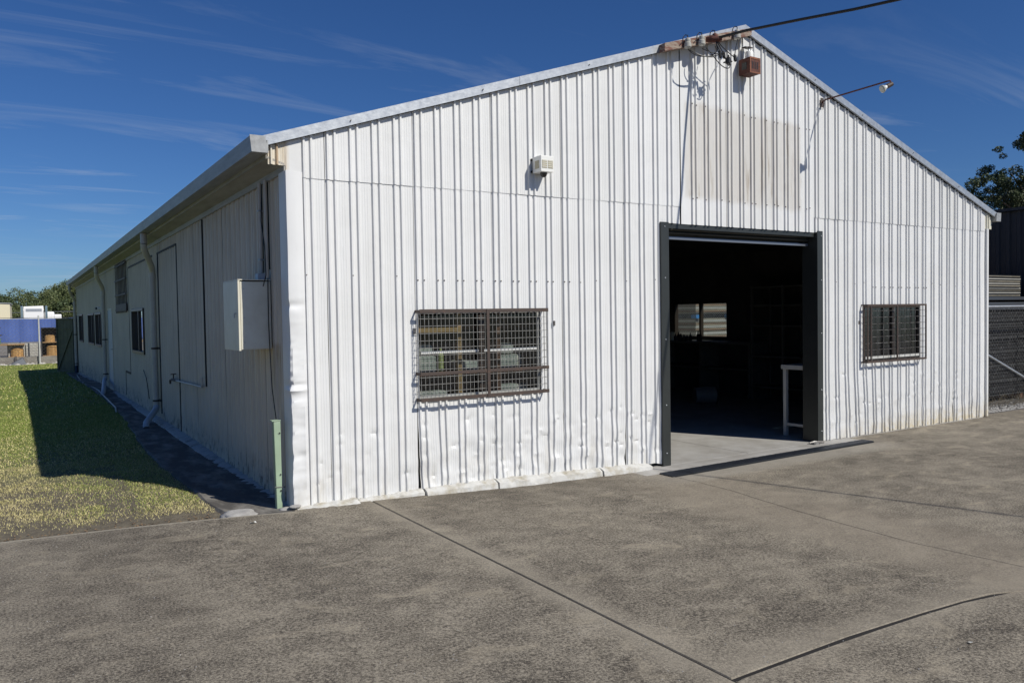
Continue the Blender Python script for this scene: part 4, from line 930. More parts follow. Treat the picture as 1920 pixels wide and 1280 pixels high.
# arm lamp
al = empty('gable_lamp', (7.08, -.03, 4.36), 'bare floodlight bulb on a long rusty arm reaching out from the gable', 'lamp')
A0 = Vector((7.08, -.035, 4.355)); A1 = Vector((7.16, -.90, 4.398)); 
b = MB(); b.tube([A0 + Vector((0, .02, -.05)), A0 + Vector((.0, -.01, -.015)), A0 + Vector((.005, -.05, .004)), A0.lerp(A1, .3), A0.lerp(A1, .7), A1, A1 + Vector((.015, -.03, 0)), A1 + Vector((.02, -.035, -.03))], .0105, 8); b.build('arm', M_rust, al, smooth=True)
b = MB(); b.box(7.05, 7.11, -.036, -.028, 4.27, 4.39); b.build('wall_plate', M_brown, al, bevel=.002)
hd = A1 + Vector((.02, -.035, -.045)); dv = Vector((-.65, .25, -.35)).normalized()
b = MB(); b.tube([hd + dv * -.02, hd + dv * .06], [.026, .030], 12); b.build('lamp_holder', M_brown, al, smooth=True)
b = MB(); b.tube([hd + dv * .06, hd + dv * .085, hd + dv * .11], [.022, .024, .036], 12); b.build('bulb_neck', M_whitep, al, smooth=True)
b = MB(); b.tube([hd + dv * .11, hd + dv * .135, hd + dv * .145], [.042, .050, .036], 16); b.build('bulb', mat('pale_bulb', (.42, .43, .40), .15), al, smooth=True)
b = MB(); b.tube([A0 + Vector((-.02, -.02, .02)), A0 + Vector((-.04, -.06, -.03)), A0 + Vector((-.015, -.03, -.09)), A0 + Vector((-.005, -.01, -.12))], .004, 6); b.build('flex', M_black, al)

# service board, insulators and connection tangle at the gable peak
sv = empty('service_board', (4.9, -.1, 4.6), 'weathered red timber service board with insulators below the left barge', 'service board')
def brd(x): return 4.505 + .293 * (x - 4.2)
b = MB(); xs = np.linspace(4.19, 5.60, 16); V = []
for i, x in enumerate(xs):
    e = .006 * noise.noise(Vector((x * 9, 0, 0)))
    V += [(x, -.155 + e, brd(x) + e), (x, -.06, brd(x)), (x, -.06, brd(x) + .088), (x, -.155 + e, brd(x) + .088 + e * .5)]
F = []
for i in range(15):
    for k_ in range(4): F.append((i * 4 + k_, i * 4 + (k_ + 1) % 4, (i + 1) * 4 + (k_ + 1) % 4, (i + 1) * 4 + k_))
F += [(0, 1, 2, 3), (60, 63, 62, 61)]
b.add(V, F); b.build('board', M_oldwood, sv)
for x, mt in ((4.50, M_ceramic), (4.72, M_ceramic), (4.93, M_ceram2), (5.30, M_ceramic)):
    zc = brd(x) + .045
    i_ = MB(); i_.lathe((x, -.195, zc), [(.018, .045), (.030, .035), (.034, .01), (.030, .0), (.040, -.012), (.042, -.055), (.034, -.065)], 16); i_ = i_.build('insulator', mt, sv, smooth=True)
    b = MB(); b.tube([(x, -.195, zc + .04), (x, -.195, zc + .075), (x - .005, -.16, zc + .09), (x - .03, -.155, zc + .06), (x - .05, -.158, zc + .0), (x - .09, -.16, zc - .04)], .0055, 6); b.build('hook', M_black, i_, smooth=True)
J = Vector((4.86, -.29, 4.70))
def bez(a, c1, c2, d_, n=12): 
    a, c1, c2, d_ = map(Vector, (a, c1, c2, d_)); return [a * (1 - t) ** 3 + c1 * 3 * t * (1 - t) ** 2 + c2 * 3 * t * t * (1 - t) + d_ * t ** 3 for t in np.linspace(0, 1, n)]
P1 = (4.90, -.30, 4.535); P2 = (4.96, -.30, 4.54); P3 = (5.02, -.31, 4.48); P4 = (5.143, -.30, 4.535)
wires = [(J, (4.84, -.30, 4.62), (4.86, -.30, 4.56), P1), (J, (4.86, -.30, 4.64), (4.93, -.30, 4.60), P2), (J, (4.92, -.3, 4.62), (5.03, -.3, 4.58), P4),
         ((4.50, -.2, 4.56), (4.50, -.28, 4.44), (4.72, -.30, 4.47), P1), ((4.72, -.2, 4.60), (4.72, -.28, 4.55), (4.85, -.3, 4.53), P2),
         ((5.30, -.20, 4.80), (5.24, -.24, 4.70), (5.14, -.3, 4.64), P4), (P3, (5.10, -.32, 4.38), (4.96, -.32, 4.35), (4.86, -.30, 4.45)), ((4.86, -.30, 4.45), (4.82, -.28, 4.50), (4.80, -.25, 4.56), (4.78, -.2, 4.62)),
         (J, (4.81, -.3, 4.64), (4.88, -.32, 4.55), P3), ((4.93, -.2, 4.66), (4.92, -.26, 4.58), (4.84, -.28, 4.52), (4.78, -.26, 4.52)), ((4.50, -.2, 4.56), (4.56, -.3, 4.47), (4.68, -.3, 4.46), (4.84, -.3, 4.50))]
for w_ in wires:
    b = MB(); b.tube(bez(*w_), .0055, 6); b.build('wire', M_black, sv, smooth=True)
for c_, n_, r_ in ((P1, 3, .018), (P2, 3, .018), (P4, 3, .020)):
    b = MB(); c_ = Vector(c_); b.tube([c_ + Vector((-.012, 0, .04)), c_ + Vector((0, 0, .02)), c_ + Vector((.006, 0, -.03)), c_ + Vector((.004, 0, -.045))], [.008, r_, r_, .006], 7); b.build('connector', M_black, sv)
b = MB(); c_ = Vector(P3)
b.lathe(tuple(c_), [(.012, -.045), (.03, -.03), (.032, .025), (.012, .04)], 9)
for k_ in range(7):
    a = k_ * .9; b.tube([c_, c_ + Vector((math.cos(a) * .062, math.sin(k_ * 2.1) * .02, math.sin(a) * .062))], [.014, .009], 6)
b.build('connector', M_black, sv)
b = MB(); b.tube([J + Vector((-.06, .10, .02)), J + Vector((-.03, .04, .01)), J, J + Vector((.03, -.05, .0))], [.03, .04, .034, .02], 10); b.build('cable_clamp', M_rust, sv)
# overhead cable out to the street
cp_ = [(4.86, -.29, 4.715), (4.97, -.62, 4.718), (5.16, -1.19, 4.69), (5.35, -1.7, 4.665), (5.47, -2.1, 4.65), (6.3, -5, 4.60), (7.9, -10, 4.75), (10.9, -20, 5.6), (14.2, -30, 7.0)]
b = MB(); b.tube(cp_, [.016] * 5 + [.016] * 4, 8)
tag(b.build('overhead_cable', M_black, smooth=True), 'thick black overhead power cable running from the gable out to the street', 'cable')
pl_ = empty('power_pole', (14.3, -30.2, -.1), 'timber power pole out on the street', 'power pole')
b = MB(); b.tube([(14.3, -30.2, -.1), (14.3, -30.2, 8.5)], [.17, .12], 12); b.build('pole', M_bark, pl_)
b = MB(); b.box(13.2, 15.4, -30.1, -29.98, 7.3, 7.42); b.build('cross_arm', M_bark, pl_)

# ---------------------------------------------------------------- inside the shed
# trestle table by the door
tt = empty('work_table', (7.4, .9, -.146), 'grey framed table just inside the doorway on the right', 'table')
b = MB(); b.box(7.11, 8.0, .06, .68, .79, .85); b.build('table_top', M_alu, tt, bevel=.004)
for x, y_ in ((7.13, .61), (7.93, .61), (7.13, .08), (7.93, .08)): b = MB(); b.box(x, x + .05, y_, y_ + .05, -.146, .79); b.build('leg', M_alu, tt, bevel=.003)
for x in (7.14, 7.94): b = MB(); b.box(x, x + .03, .13, .61, .0, .035); b.build('stretcher', M_alu, tt)
# white tub on the floor
tbk = empty('plastic_tub', (9.1, 4.1, -.146), 'pale plastic tub lying on its side on the shed floor', 'tub')
b = MB(); b.tube([(8.95, 4.2, .02), (9.3, 4.0, .02)], [.15, .165], 20); b.build('body', mat('tub_grey', (.22, .22, .22), .5), tbk, smooth=True)
b = MB(); b.tube([(9.29, 4.006, .02), (9.31, 3.994, .02)], [.178, .178], 20); b.build('rim', M_steelb, tbk, smooth=True)
M_inst = mat('bench_steel', (.20, .20, .19), .6, color2=(.14, .14, .13), noise_scale=3)
# bench under the far window
bn = empty('workbench', (10.8, 5.4, -.146), 'long dark workbench with shelves under the far window', 'workbench')
b = MB(); b.box(10.5, 11.1, 4.2, 9.0, .93, .98); b.build('bench_top', M_inst, bn)
for y_ in (4.25, 5.6, 7.0, 8.9): b = MB(); b.box(10.52, 11.08, y_ - .03, y_ + .03, -.146, .93); b.build('leg', M_inst, bn)
b = MB(); b.box(10.52, 11.08, 4.28, 8.87, .4, .43); b.build('shelf', M_inst, bn)
# tall shelving
ts = empty('shelving_unit', (10.6, 3.4, -.146), 'tall dark steel shelving unit right of the workbench', 'shelving')
for y_ in (2.6, 3.35, 4.1):
    for x in (10.45, 11.0): b = MB(); b.box(x, x + .04, y_, y_ + .04, -.146, 2.1); b.build('post', M_inst, ts)
for z in (.1, .7, 1.3, 1.7, 2.06): b = MB(); b.box(10.44, 11.05, 2.59, 4.15, z, z + .03); b.build('shelf', M_inst, ts)
# bottles and tubs on the bench
M_bot = mat('dark_bottle', (.02, .02, .025), .4)
for i, (y_, h, r_) in enumerate([(6.35, .20, .035), (6.28, .16, .04), (6.18, .14, .045), (6.08, .13, .04), (5.98, .18, .035), (5.75, .22, .035), (5.68, .20, .035), (6.45, .15, .035)]):
    b = MB(); b.lathe((10.62, y_, .98), [(r_, 0), (r_, h * .6), (r_ * .4, h * .8), (r_ * .4, h)], 12)
    tag(b.build('bottle', M_bot, smooth=True), '%s dark bottle in the row on the workbench, counting from the bucket' % ('third', 'fourth', 'fifth', 'sixth', 'seventh', 'eighth', 'ninth', 'second')[i], 'bottle', 'bottles on the workbench')
b = MB(); b.lathe((10.66, 6.62, .98), [(.07, 0), (.085, .17), (.09, .17), (.09, .185)], 18); tag(b.build('bucket', mat('cream_tub', (.8, .76, .6), .4), smooth=True), 'small cream bucket on the workbench left of the bottles', 'bucket')
for i, (y_, l_) in enumerate(((7.9, .18), (7.62, .22))):
    b = MB(); b.box(10.55, 10.8, y_, y_ + l_, .98, 1.07); tag(b.build('cardboard_box', M_card, bevel=.004), ('cardboard box at the left end of the workbench, beside the doorway jamb', 'cardboard box on the workbench, nearer the far window')[i], 'box')
# far window in the right wall
u0, u1, z0, z1 = 5.36, 7.02, 1.03, 1.83
win = frame_rect(MB(RIGHT), u0, u1, z0, z1, -.08, .03, .035).build('window', M_winbrown, shed); win['label'] = 'sliding window in the far wall, seen through the doorway'
b = MB(RIGHT); b.box(6.17, 6.22, -.07, .02, z0 + .035, z1 - .035); b.build('mullion', M_winbrown, win)
for a, c_ in ((u0 + .035, 6.17), (6.22, u1 - .035)): b = MB(RIGHT); b.box(a, c_, -.03, -.026, z0 + .035, z1 - .035); b.build('pane', M_glass, win)
# timber racking close behind the gridded window
tr = empty('timber_rack', (1.9, .3, -.146), 'timber rack stacked with grey sacks behind the gridded window', 'rack')
for x, y_, m_ in ((1.68, .14, M_timber), (2.14, .16, M_timberd), (1.0, .40, M_timber), (2.9, .40, M_timberd), (1.50, .55, M_timberd), (2.45, .5, M_timberd)): b = MB(); b.box(x, x + .045, y_, y_ + .05, -.146, 2.2); b.build('post', m_, tr)
b = MB(); b.box(1.0, 1.68, .13, .155, 1.45, 1.495); b.build('rail', M_timber, tr)
b = MB(); b.box(1.75, 2.95, .22, .25, 1.47, 1.50); b.build('rail', M_timberd, tr)
for z in (.60, 1.02): b = MB(); b.box(1.0, 3.0, .20, .9, z, z + .03); b.build('shelf', M_timberd, tr)
M_sackl = mat('pale_sacking', (.46, .45, .40), .85, color2=(.30, .30, .27), noise_scale=9)
for (x0_, x1_, z0_, h), lb in zip(((1.22, 1.50, 1.05, .17), (1.24, 1.46, 1.23, .10), (2.20, 2.50, 1.05, .15), (2.24, 2.40, 1.205, .11), (1.22, 1.62, .63, .24), (2.22, 2.56, .63, .26), (1.78, 1.98, 1.05, .10)),
        ('grey sack on the upper rack shelf, lower of the pair at the left window sash', 'small grey sack topmost of the pair at the left window sash', 'wide pale sack on the upper rack shelf at the right window sash', 'small sack topmost of the pair at the right window sash', 'big pale sack on the lower rack shelf at the left sash', 'big pale sack on the lower rack shelf at the right sash', 'flat grey sack on the upper rack shelf behind the centre mullion')):
    b = MB(); b.box(x0_, x1_, .24, .55, z0_, z0_ + h); tag(b.build('sack', M_sackl, bevel=.03, smooth=True), lb, 'sack', 'sacks on the timber rack')
b = MB(); b.lathe((1.55, .26, 1.05), [(.03, 0), (.03, .18), (.012, .2), (.012, .25)], 10); tag(b.build('bottle', mat('yellow_green', (.4, .42, .15), .4), smooth=True), 'yellow green bottle on the rack behind the gridded window', 'bottle')
b = MB(); b.tube([(7.0, -.10, -.135), (6.86, -.06, -.12), (6.78, -.04, -.135)], .012, 6); b.box(6.78, 6.9, -.12, -.07, -.146, -.125)
tag(b.build('door_stop', M_wiredk), 'small steel bolt and latch lying at the foot of the right jamb', 'door latch')

# ---------------------------------------------------------------- right side: fence, stacks, dark shed, tree
tag(sheet_mesh('side_yard', [11.23, 12.5, 15, 25, 60], [.12, .6, 2, 10, 60], lambda x, y: -.165 + .01 * (x - 11.2) * 0, M_gravel), kind='structure')
def mesh_fence(T, u0, u1, z0, z1, s=.055, r=.0022):
    b = MB(T); hgt = z1 - z0; u = u0 - hgt
    while u < u1:
        for sg in (1, -1):
            a0, a1 = (u, u + hgt); za, zb_ = (z0, z1) if sg > 0 else (z1, z0)
            ua, ub = a0, a1
            if ub < u0 or ua > u1: continue
            if ua < u0: za = za + (zb_ - za) * (u0 - ua) / (a1 - a0); ua = u0
            if ub > u1: zb_ = za + (zb_ - za) * (u1 - ua) / (ub - ua); ub = u1
            b.tube([(ua, r * sg, za), (ub, r * sg, zb_)], r, 3, caps=False)
        u += s
    return b
rf = empty('chain_link_fence', (12.5, .45, -.15), 'chain link fence with diagonal brace joining the shed front corner', 'fence')
TF = lambda u, d, z: (u, .45 - d, z)
tag(mesh_fence(TF, 11.26, 15.0, -.12, 1.60, .085, .0022).build('wire_mesh', M_wiredk, rf, recalc=False), kind='stuff')
b = MB(); b.tube([(11.26, .45, 1.62), (15, .45, 1.62)], .018, 8); b.build('top_rail', M_galv, rf)
b = MB(); b.tube([(11.30, .45, -.16), (11.30, .45, 1.64)], .024, 8); b.build('post', M_brown, rf)
b = MB(); b.tube([(11.33, .42, 1.07), (13.35, .42, .34)], .02, 8); b.tube([(13.35, .42, .34), (14.0, .42, .1)], .02, 8); b.build('brace', M_galv, rf)
b = MB(); b.tube([(14.4, .45, -.16), (14.4, .45, 1.64)], .03, 8); b.build('post', M_galv, rf)
M_weed = mat('dry_weed', (.16, .13, .08), .9)
# gravel along the fence foot
b = MB()
for i in range(700):
    x = random.uniform(11.26, 14.6); y_ = .2 + abs(random.gauss(0, .22)); s_ = random.uniform(.012, .035)
    p = [Vector((random.uniform(-1, 1), random.uniform(-1, 1), random.uniform(-.6, .8))).normalized() * s_ for _ in range(6)]
    c_ = Vector((x, y_, -.155)); s0 = s_
    vs = [c_ + Vector(q) * random.uniform(.7, 1.2) for q in ((s0, 0, 0), (0, s0, 0), (-s0, 0, 0), (0, -s0, 0), (0, 0, s0 * .7), (0, 0, -s0 * .5))]
    b.add([tuple(q) for q in vs], [(0, 1, 4), (1, 2, 4), (2, 3, 4), (3, 0, 4), (1, 0, 5), (2, 1, 5), (3, 2, 5), (0, 3, 5)])
tag(b.build('gravel', M_stone, recalc=False), 'pale loose gravel along the foot of the chain link fence', 'gravel', kind='stuff')
b = MB()
for i in range(160):
    x = random.uniform(11.9, 14.5); y_ = random.uniform(.5, .8); a = Vector((x, y_, -.15)); d_ = Vector((random.uniform(-.25, .25), random.uniform(-.2, .1), random.uniform(.02, .2)))
    b.tube([a, a + d_ * .5 + Vector((0, 0, .03)), a + d_], .0022, 3, caps=False)
tag(b.build('dry_weeds', M_weed, recalc=False), 'thin dry weeds tangled at the foot of the chain link fence', 'weeds', kind='stuff')
# dark stacks of steel lengths behind the fence: layered rows on bearers
ss = empty('steel_stack', (13.5, 1.4, -.16), 'tall dark stack of long steel sections behind the chain link fence', 'steel stack')
z = -.05; i = 0
while z < 1.55:
    h = random.uniform(.05, .075); off = random.uniform(-.03, .03)
    b = MB(); b.box(12.0 + off, 17.5, .95 + off, 1.75, z, z + h - .012); b.build('steel_length', M_steelb if i % 4 else mat('steel_b%d' % i, (.03, .032, .034), .6, .1), ss, bevel=.004); z += h; i += 1
for zc in (1.56, 1.64, 1.74):
    b = MB(); b.box(11.9, 17.5, .90, 1.75, zc, zc + .06); b.build('cap_length', mat('blue_grey_steel', (.055, .062, .075), .5, .2), ss, bevel=.008)
for x in (12.4, 14.4, 16.4): b = MB(); b.box(x, x + .1, .98, 1.7, -.16, -.052); b.build('bearer', M_timberd, ss)
bs = empty('board_stack', (13.4, 1.3, 1.8), 'stack of pale long boards lying on top of the dark steel', 'board stack')
z = 1.805; i = 0
while z < 2.21:
    h = random.uniform(.016, .026); e = random.uniform(-.05, .06)
    b = MB(); b.box(12.4, 14.42 + e, 1.0 + e * .3, 1.7, z, z + h - .006); b.build('board', (M_board, M_palebl, M_board2, M_board)[(i * 7) % 4] if i % 2 else M_steelb, bs); z += h; i += 1
# stack seen through the far window
fs_ = empty('board_stack', (13.3, 7.9, -.16), 'tall stack of sunlit boards with blue clamps seen through the far window', 'board stack')
z = .85; i = 0
while z < 2.1:
    h = random.uniform(.025, .05); e = random.uniform(-.08, .08)
    if not (1.44 < z < 1.55):
        b = MB(); b.box(12.33 + e * .5, 14.3, 7.52 + e * .3, 8.4, z, z + h - .008); b.build('board', (M_board, M_board2, M_board, M_alu)[(i * 3) % 4], fs_)
    z += h; i += 1
b = MB(); b.box(12.35, 14.2, 7.6, 8.3, -.16, .84); b.build('base_pack', M_steelb, fs_)
for x_ in (12.25, 13.42): b = MB(); b.box(x_, x_ + .20, 7.42, 7.6, 1.455, 1.545); b.build('clamp', M_blue, fs_, bevel=.005)
fl2 = empty('chain_link_fence', (11.9, 7, -.15), 'chain link fence running beside the far shed wall, seen through its window', 'fence')
TF2 = lambda u, d, z: (11.85 + d, u, z)
tag(mesh_fence(TF2, 5.6, 9.6, .9, 2.0, .06, .0025).build('wire_mesh', M_galv, fl2, recalc=False), kind='stuff')
b = MB()
for y_ in (5.6, 9.6): b.tube([(11.85, y_, -.16), (11.85, y_, 2.02)], .022, 8)
b.build('post', M_galv, fl2)
# dark shed wall on the right
ds = empty('dark_shed', (14.2, 12, -.2), 'tall charcoal corrugated shed in shade beyond the right fence', 'shed')
V = []; F = []; yv = .3; rows_ = []
while yv < 30: rows_ += [(yv, 0), (yv + .05, 0), (yv + .07, -.03), (yv + .13, -.03), (yv + .15, 0)]; yv += .2
for yy, d_ in rows_: V += [(14.8 + d_, yy, -.2), (14.8 + d_, yy, 3.50)]
F = [(2 * i, 2 * i + 1, 2 * i + 3, 2 * i + 2) for i in range(len(rows_) - 1)]
b = MB(); b.v = V; b.f = F; b.build('wall', M_shedblk, ds, recalc=False)
b = MB(); b.box(14.74, 14.765, .3, 30, 1.9, 1.93); b.build('girt_line', M_black, ds)
b = MB(); b.hexa([(14.70, .25, 3.50), (26, .25, 4.6), (26, 30, 4.6), (14.70, 30, 3.50), (14.70, .25, 3.56), (26, .25, 4.66), (26, 30, 4.66), (14.70, 30, 3.56)]); b.build('roof', M_shedblk, ds)
b = MB(); b.hexa([(14.83, .3, -.2), (26, .3, -.2), (26, .34, -.2), (14.83, .34, -.2), (14.83, .3, 3.49), (26, .3, 4.59), (26, .34, 4.59), (14.83, .34, 3.49)]); b.build('front_wall', M_shedblk, ds)
b = MB(); b.box(25.9, 26, .35, 30, -.2, 4.5); b.build('wall', M_shedblk, ds)

# ---------------------------------------------------------------- trees
def leaf_mesh(name, centers, sizes, n_per, leaf, mats, parent, flat=.7, seed=0):
    r = np.random.default_rng(seed); allc = []; mi = []
    for ci, (c_, s_) in enumerate(zip(centers, sizes)):
        n = int(n_per * (s_[0] / np.mean([q[0] for q in sizes])) ** 2)
        d = r.normal(size=(n, 3)); d /= np.linalg.norm(d, axis=1)[:, None]; rad = r.uniform(.35, 1.0, n) ** .5 * (1 + .25 * r.normal(size=n) * .6)
        allc.append(np.array(c_) + d * rad[:, None] * np.array(s_)); mi += [ci % len(mats) if r.random() < .8 else int(r.integers(len(mats))) for _ in range(n)]
    C = np.concatenate(allc); n = len(C)
    a = r.normal(size=(n, 3)); a /= np.linalg.norm(a, axis=1)[:, None]; b_ = r.normal(size=(n, 3)); b_ -= a * (a * b_).sum(1)[:, None]; b_ /= np.linalg.norm(b_, axis=1)[:, None]
    L1 = leaf * r.uniform(.6, 1.4, n)[:, None]; L2 = L1 * r.uniform(.35, .6, n)[:, None]
    V = np.stack([C - a * L1, C + b_ * L2, C + a * L1, C - b_ * L2], 1).reshape(-1, 3)
    bz = base_of(parent) if parent is not None else Vector((0, 0, 0)); V = V - np.array(bz)
    me = bpy.data.meshes.new(name); me.vertices.add(4 * n); me.vertices.foreach_set('co', V.ravel()); me.loops.add(4 * n); me.loops.foreach_set('vertex_index', np.arange(4 * n, dtype=np.int32))
    me.polygons.add(n); me.polygons.foreach_set('loop_start', (np.arange(n) * 4).astype(np.int32)); me.update(calc_edges=True)
    for m_ in mats: me.materials.append(m_)
    me.polygons.foreach_set('material_index', np.array(mi, dtype=np.int32)); me.update()
    return link_mesh(name, me, None, parent)
# eucalypt on the right, beyond the dark shed
te = empty('gum_tree', (36, 14, -.2), 'tall gum tree with open crown rising beyond the dark shed', 'tree')
TB = Vector((40.6, 11.3, -.4))
b = MB(); b.tube([TB, TB + Vector((-.4, .2, 3)), TB + Vector((-.2, .1, 5.2))], [.35, .27, .2], 10)
tips = []
for tx in ((-4.2, 1.9, 6.7), (-3.6, .9, 8.3), (-2.6, 0, 9.6), (-1.2, .4, 10.0), (-3.2, 2.0, 6.2), (.6, .4, 9.2), (-2.0, 1.0, 7.4), (-4.4, 1.4, 7.3)):
    tip = TB + Vector(tx); midp = TB + Vector((tx[0] * .45, tx[1] * .4, 5.2 + (tx[2] - 5.2) * .35)); b.tube([TB + Vector((-.2, .1, 4.6)), midp, tip], [.13, .07, .02], 7); tips.append(tip)
b.build('trunk', M_bark, te, smooth=True)
cs = []; sz = []
rr = random.Random(3)
for tp_ in tips:
    for _ in range(16):
        cs.append(tuple(tp_ + Vector((rr.gauss(0, .55), rr.gauss(0, .6), rr.gauss(0, .38))))); q = rr.uniform(.16, .38); sz.append((q, q, q * .75))
for _ in range(190):
    cs.append(tuple(TB + Vector((rr.uniform(-3.4, 2.2), rr.uniform(-1.5, 3.2), rr.uniform(3.4, 8.0))))); q = rr.uniform(.25, .55); sz.append((q, q, q * .8))
leaf_mesh('crown', cs, sz, 300, .055, [M_leafR, M_leafA], te, seed=5)
# band of trees beyond the rear yard
def far_tree(x, y, h, w, label, mats, seed):
    t = empty('tree', (x, y, -.3), label, 'tree', 'trees behind the truck yard')
    b = MB(); b.tube([(x, y, -.3), (x, y, h * .35), (x + .3, y, h * .6)], [.3, .22, .1], 8); b.build('trunk', M_bark, t)
    r = random.Random(seed); cs = []; sz = []
    for _ in range(26):
        a = r.uniform(0, 6.28); q = r.uniform(.1, .9) ** .5; zc = r.uniform(.18, .88); ww = w / 2 * math.sin(math.pi * min(.92, max(.25, zc))) ** .6
        s_ = r.uniform(.12, .2) * w; cs.append((x + math.cos(a) * q * ww, y + math.sin(a) * q * ww, zc * h)); sz.append((s_, s_, s_ * .7))
    leaf_mesh('crown', cs, sz, 420, .13, mats, t, seed=seed)
labels = ['dark rounded tree at the far left edge, above the cream shed', 'broad olive tree between the cream shed and the white truck', 'tall dense tree rising directly behind the white truck', 'bushy green tree right of the white truck', 'tall dark tree at the eave end of the shed', 'olive tree low behind the truck cab', 'shadowy tree close behind the shed gutter end', 'broad green tree just left of the rear gutter', 'dense olive tree filling the gap behind the blue barrier', 'small dark tree behind the left fence']
spec = [(1.5, 112, 8.9, 11), (8, 120, 6.8, 10), (16.5, 114, 9.6, 12), (22, 110, 8.6, 11), (27, 104, 9.6, 11), (11.5, 108, 6.6, 9), (32, 108, 9.0, 12), (24.5, 96, 6.8, 9), (19, 98, 6.0, 9), (4.5, 102, 6.0, 9)]
from_cam = lambda px, D: (-2.017 + D * (_F.x + _R2.x * (px - 960) / 1488.58), -6.771 + D * (_F.y + _R2.y * (px - 960) / 1488.58))
spec2 = [(12, 118, 6.7, 8), (52, 126, 5.3, 8), (92, 120, 6.9, 8), (118, 112, 6.5, 7), (150, 116, 8.2, 8), (42, 112, 4.9, 7), (185, 120, 8, 9), (138, 104, 5.6, 6), (80, 104, 4.9, 7), (-8, 106, 5.4, 7)]
for i, (pxx, D, h, w) in enumerate(spec2):
    X, Y = from_cam(pxx, D); far_tree(X, Y, h, w, labels[i], [M_leafA, M_leafB] if i % 2 else [M_leafB, M_leafA, M_leafB], 30 + i)

# ---------------------------------------------------------------- behind: fence, sleeper wall, barrier, racks, truck
tag(sheet_mesh('rear_yard', [-200, -20, 0, 20, 60, 200], [36.4, 45, 80, 140, 400], lambda x, y: .02, mat('yard_dirt', (.24, .22, .19), .95, color2=(.16, .145, .12), noise_scale=.6)), kind='structure')
rw = empty('retaining_wall', (-3, 36.3, -.3), 'low grey concrete sleeper wall at the back of the lawn', 'retaining wall')
for i in range(12):
    x0_ = -12 + i * 2.0
    for k_, (za, zb_) in enumerate(((-.33, -.14), (-.135, .07))):
        b = MB(); b.box(x0_ + .01, x0_ + 1.99, 36.24 + .02 * k_, 36.34 + .02 * k_, za, zb_); b.build('sleeper', M_sleeper, rw, bevel=.006)
    b = MB(); b.box(x0_ - .05, x0_ + .05, 36.18, 36.245, -.33, .10); b.build('post', M_wiredk, rw)
rr_ = random.Random(11); b = MB()
for i in range(60):
    x = rr_.uniform(-6, .3); y_ = 35.9 + rr_.uniform(-.3, .25); s_ = rr_.uniform(.04, .12); c_ = Vector((x, y_, -.27))
    b.add([tuple(c_ + Vector(q) * s_) for q in ((1.4, 0, 0), (0, 1, 0), (-1.2, .2, 0), (0, -1, 0), (.1, 0, .7), (0, 0, -.5))], [(0, 1, 4), (1, 2, 4), (2, 3, 4), (3, 0, 4), (1, 0, 5), (2, 1, 5), (3, 2, 5), (0, 3, 5)])
tag(b.build('rubble', mat('pale_rubble', (.55, .53, .49), .9, color2=(.35, .33, .3), noise_scale=5), recalc=False), 'pale stone rubble at the foot of the sleeper wall', 'rubble', kind='stuff')
b = MB(); b.add([(-2.3, 35.75, -.30), (-1.55, 35.7, -.30), (-1.6, 36.15, -.30), (-2.4, 36.15, -.30), (-2.05, 35.85, -.16), (-1.75, 35.85, .06), (-1.72, 36.0, .08), (-2.05, 36.05, -.12)], [(0, 3, 2, 1), (4, 5, 6, 7), (0, 1, 5, 4), (1, 2, 6, 5), (2, 3, 7, 6), (3, 0, 4, 7)])
tag(b.build('tarp_heap', mat('grey_tarp', (.10, .11, .13), .6), bevel=.03, smooth=True), 'dark grey tarp heaped at the foot of the sleeper wall', 'tarp')
lf_ = empty('chain_link_fence', (-1.05, 36.1, -.3), 'tall chain link fence with white posts along the rear of the lawn', 'fence')
TF3 = lambda u, d, z: (u, 36.1 - d, z)
tag(mesh_fence(TF3, -7.0, 1.0, -.2, 1.8, .16, .0028).build('wire_mesh', M_wiredk, lf_, recalc=False), kind='stuff')
for x in (-6.05, -3.55, -1.05, 1.4): b = MB(); b.tube([(x, 36.1, -.33), (x, 36.1, 1.97)], .032, 8); b.build('post', M_alu, lf_)
b = MB(); b.tube([(-7, 36.1, 1.82), (1.4, 36.1, 1.82)], .012, 6); b.build('top_wire', M_galv, lf_)
# blue barrier cloth
bb = empty('blue_barrier', (-2, 38, 0), 'blue mesh cloth barrier stretched behind the chain link fence', 'barrier')
x = -9.0
while x < 1.8:
    V = []; n_ = 14
    for i in range(n_ + 1):
        for j in range(7):
            u = x + 2.4 * i / n_; z = .72 + (1.86 - .72) * j / 6; sag = .03 * math.sin(math.pi * i / n_) * (j == 6)
            V.append((u, 38 + .04 * math.sin(u * 9) + .03 * noise.noise(Vector((u * 2, z * 3, 0))), z - sag))
    F = [(i * 7 + j, (i + 1) * 7 + j, (i + 1) * 7 + j + 1, i * 7 + j + 1) for i in range(n_) for j in range(6)]
    b = MB(); b.v = V; b.f = F; b.build('cloth_panel', M_bluecloth, bb, smooth=True, recalc=False)
    b = MB(); b.tube([(x, 38.06, 0), (x, 38.06, 1.95)], .025, 6); b.build('post', M_steelb, bb); x += 2.4
b = MB(); b.tube([(-9, 38.02, 1.88), (3, 38.02, 1.88)], .012, 6); b.build('top_line', M_steelb, bb)
# pale stacked wall panels
pb = empty('panel_stack', (-1.7, 37.4, .02), 'pale grey stack of long flat panels below the blue barrier', 'panel stack')
for i in range(5):
    b = MB(); b.box(-2.3 + .02 * (i % 2), -.98, 37.0, 37.6, .06 + i * .125, .06 + i * .125 + .118); b.build('panel', M_palebl, pb, bevel=.005)
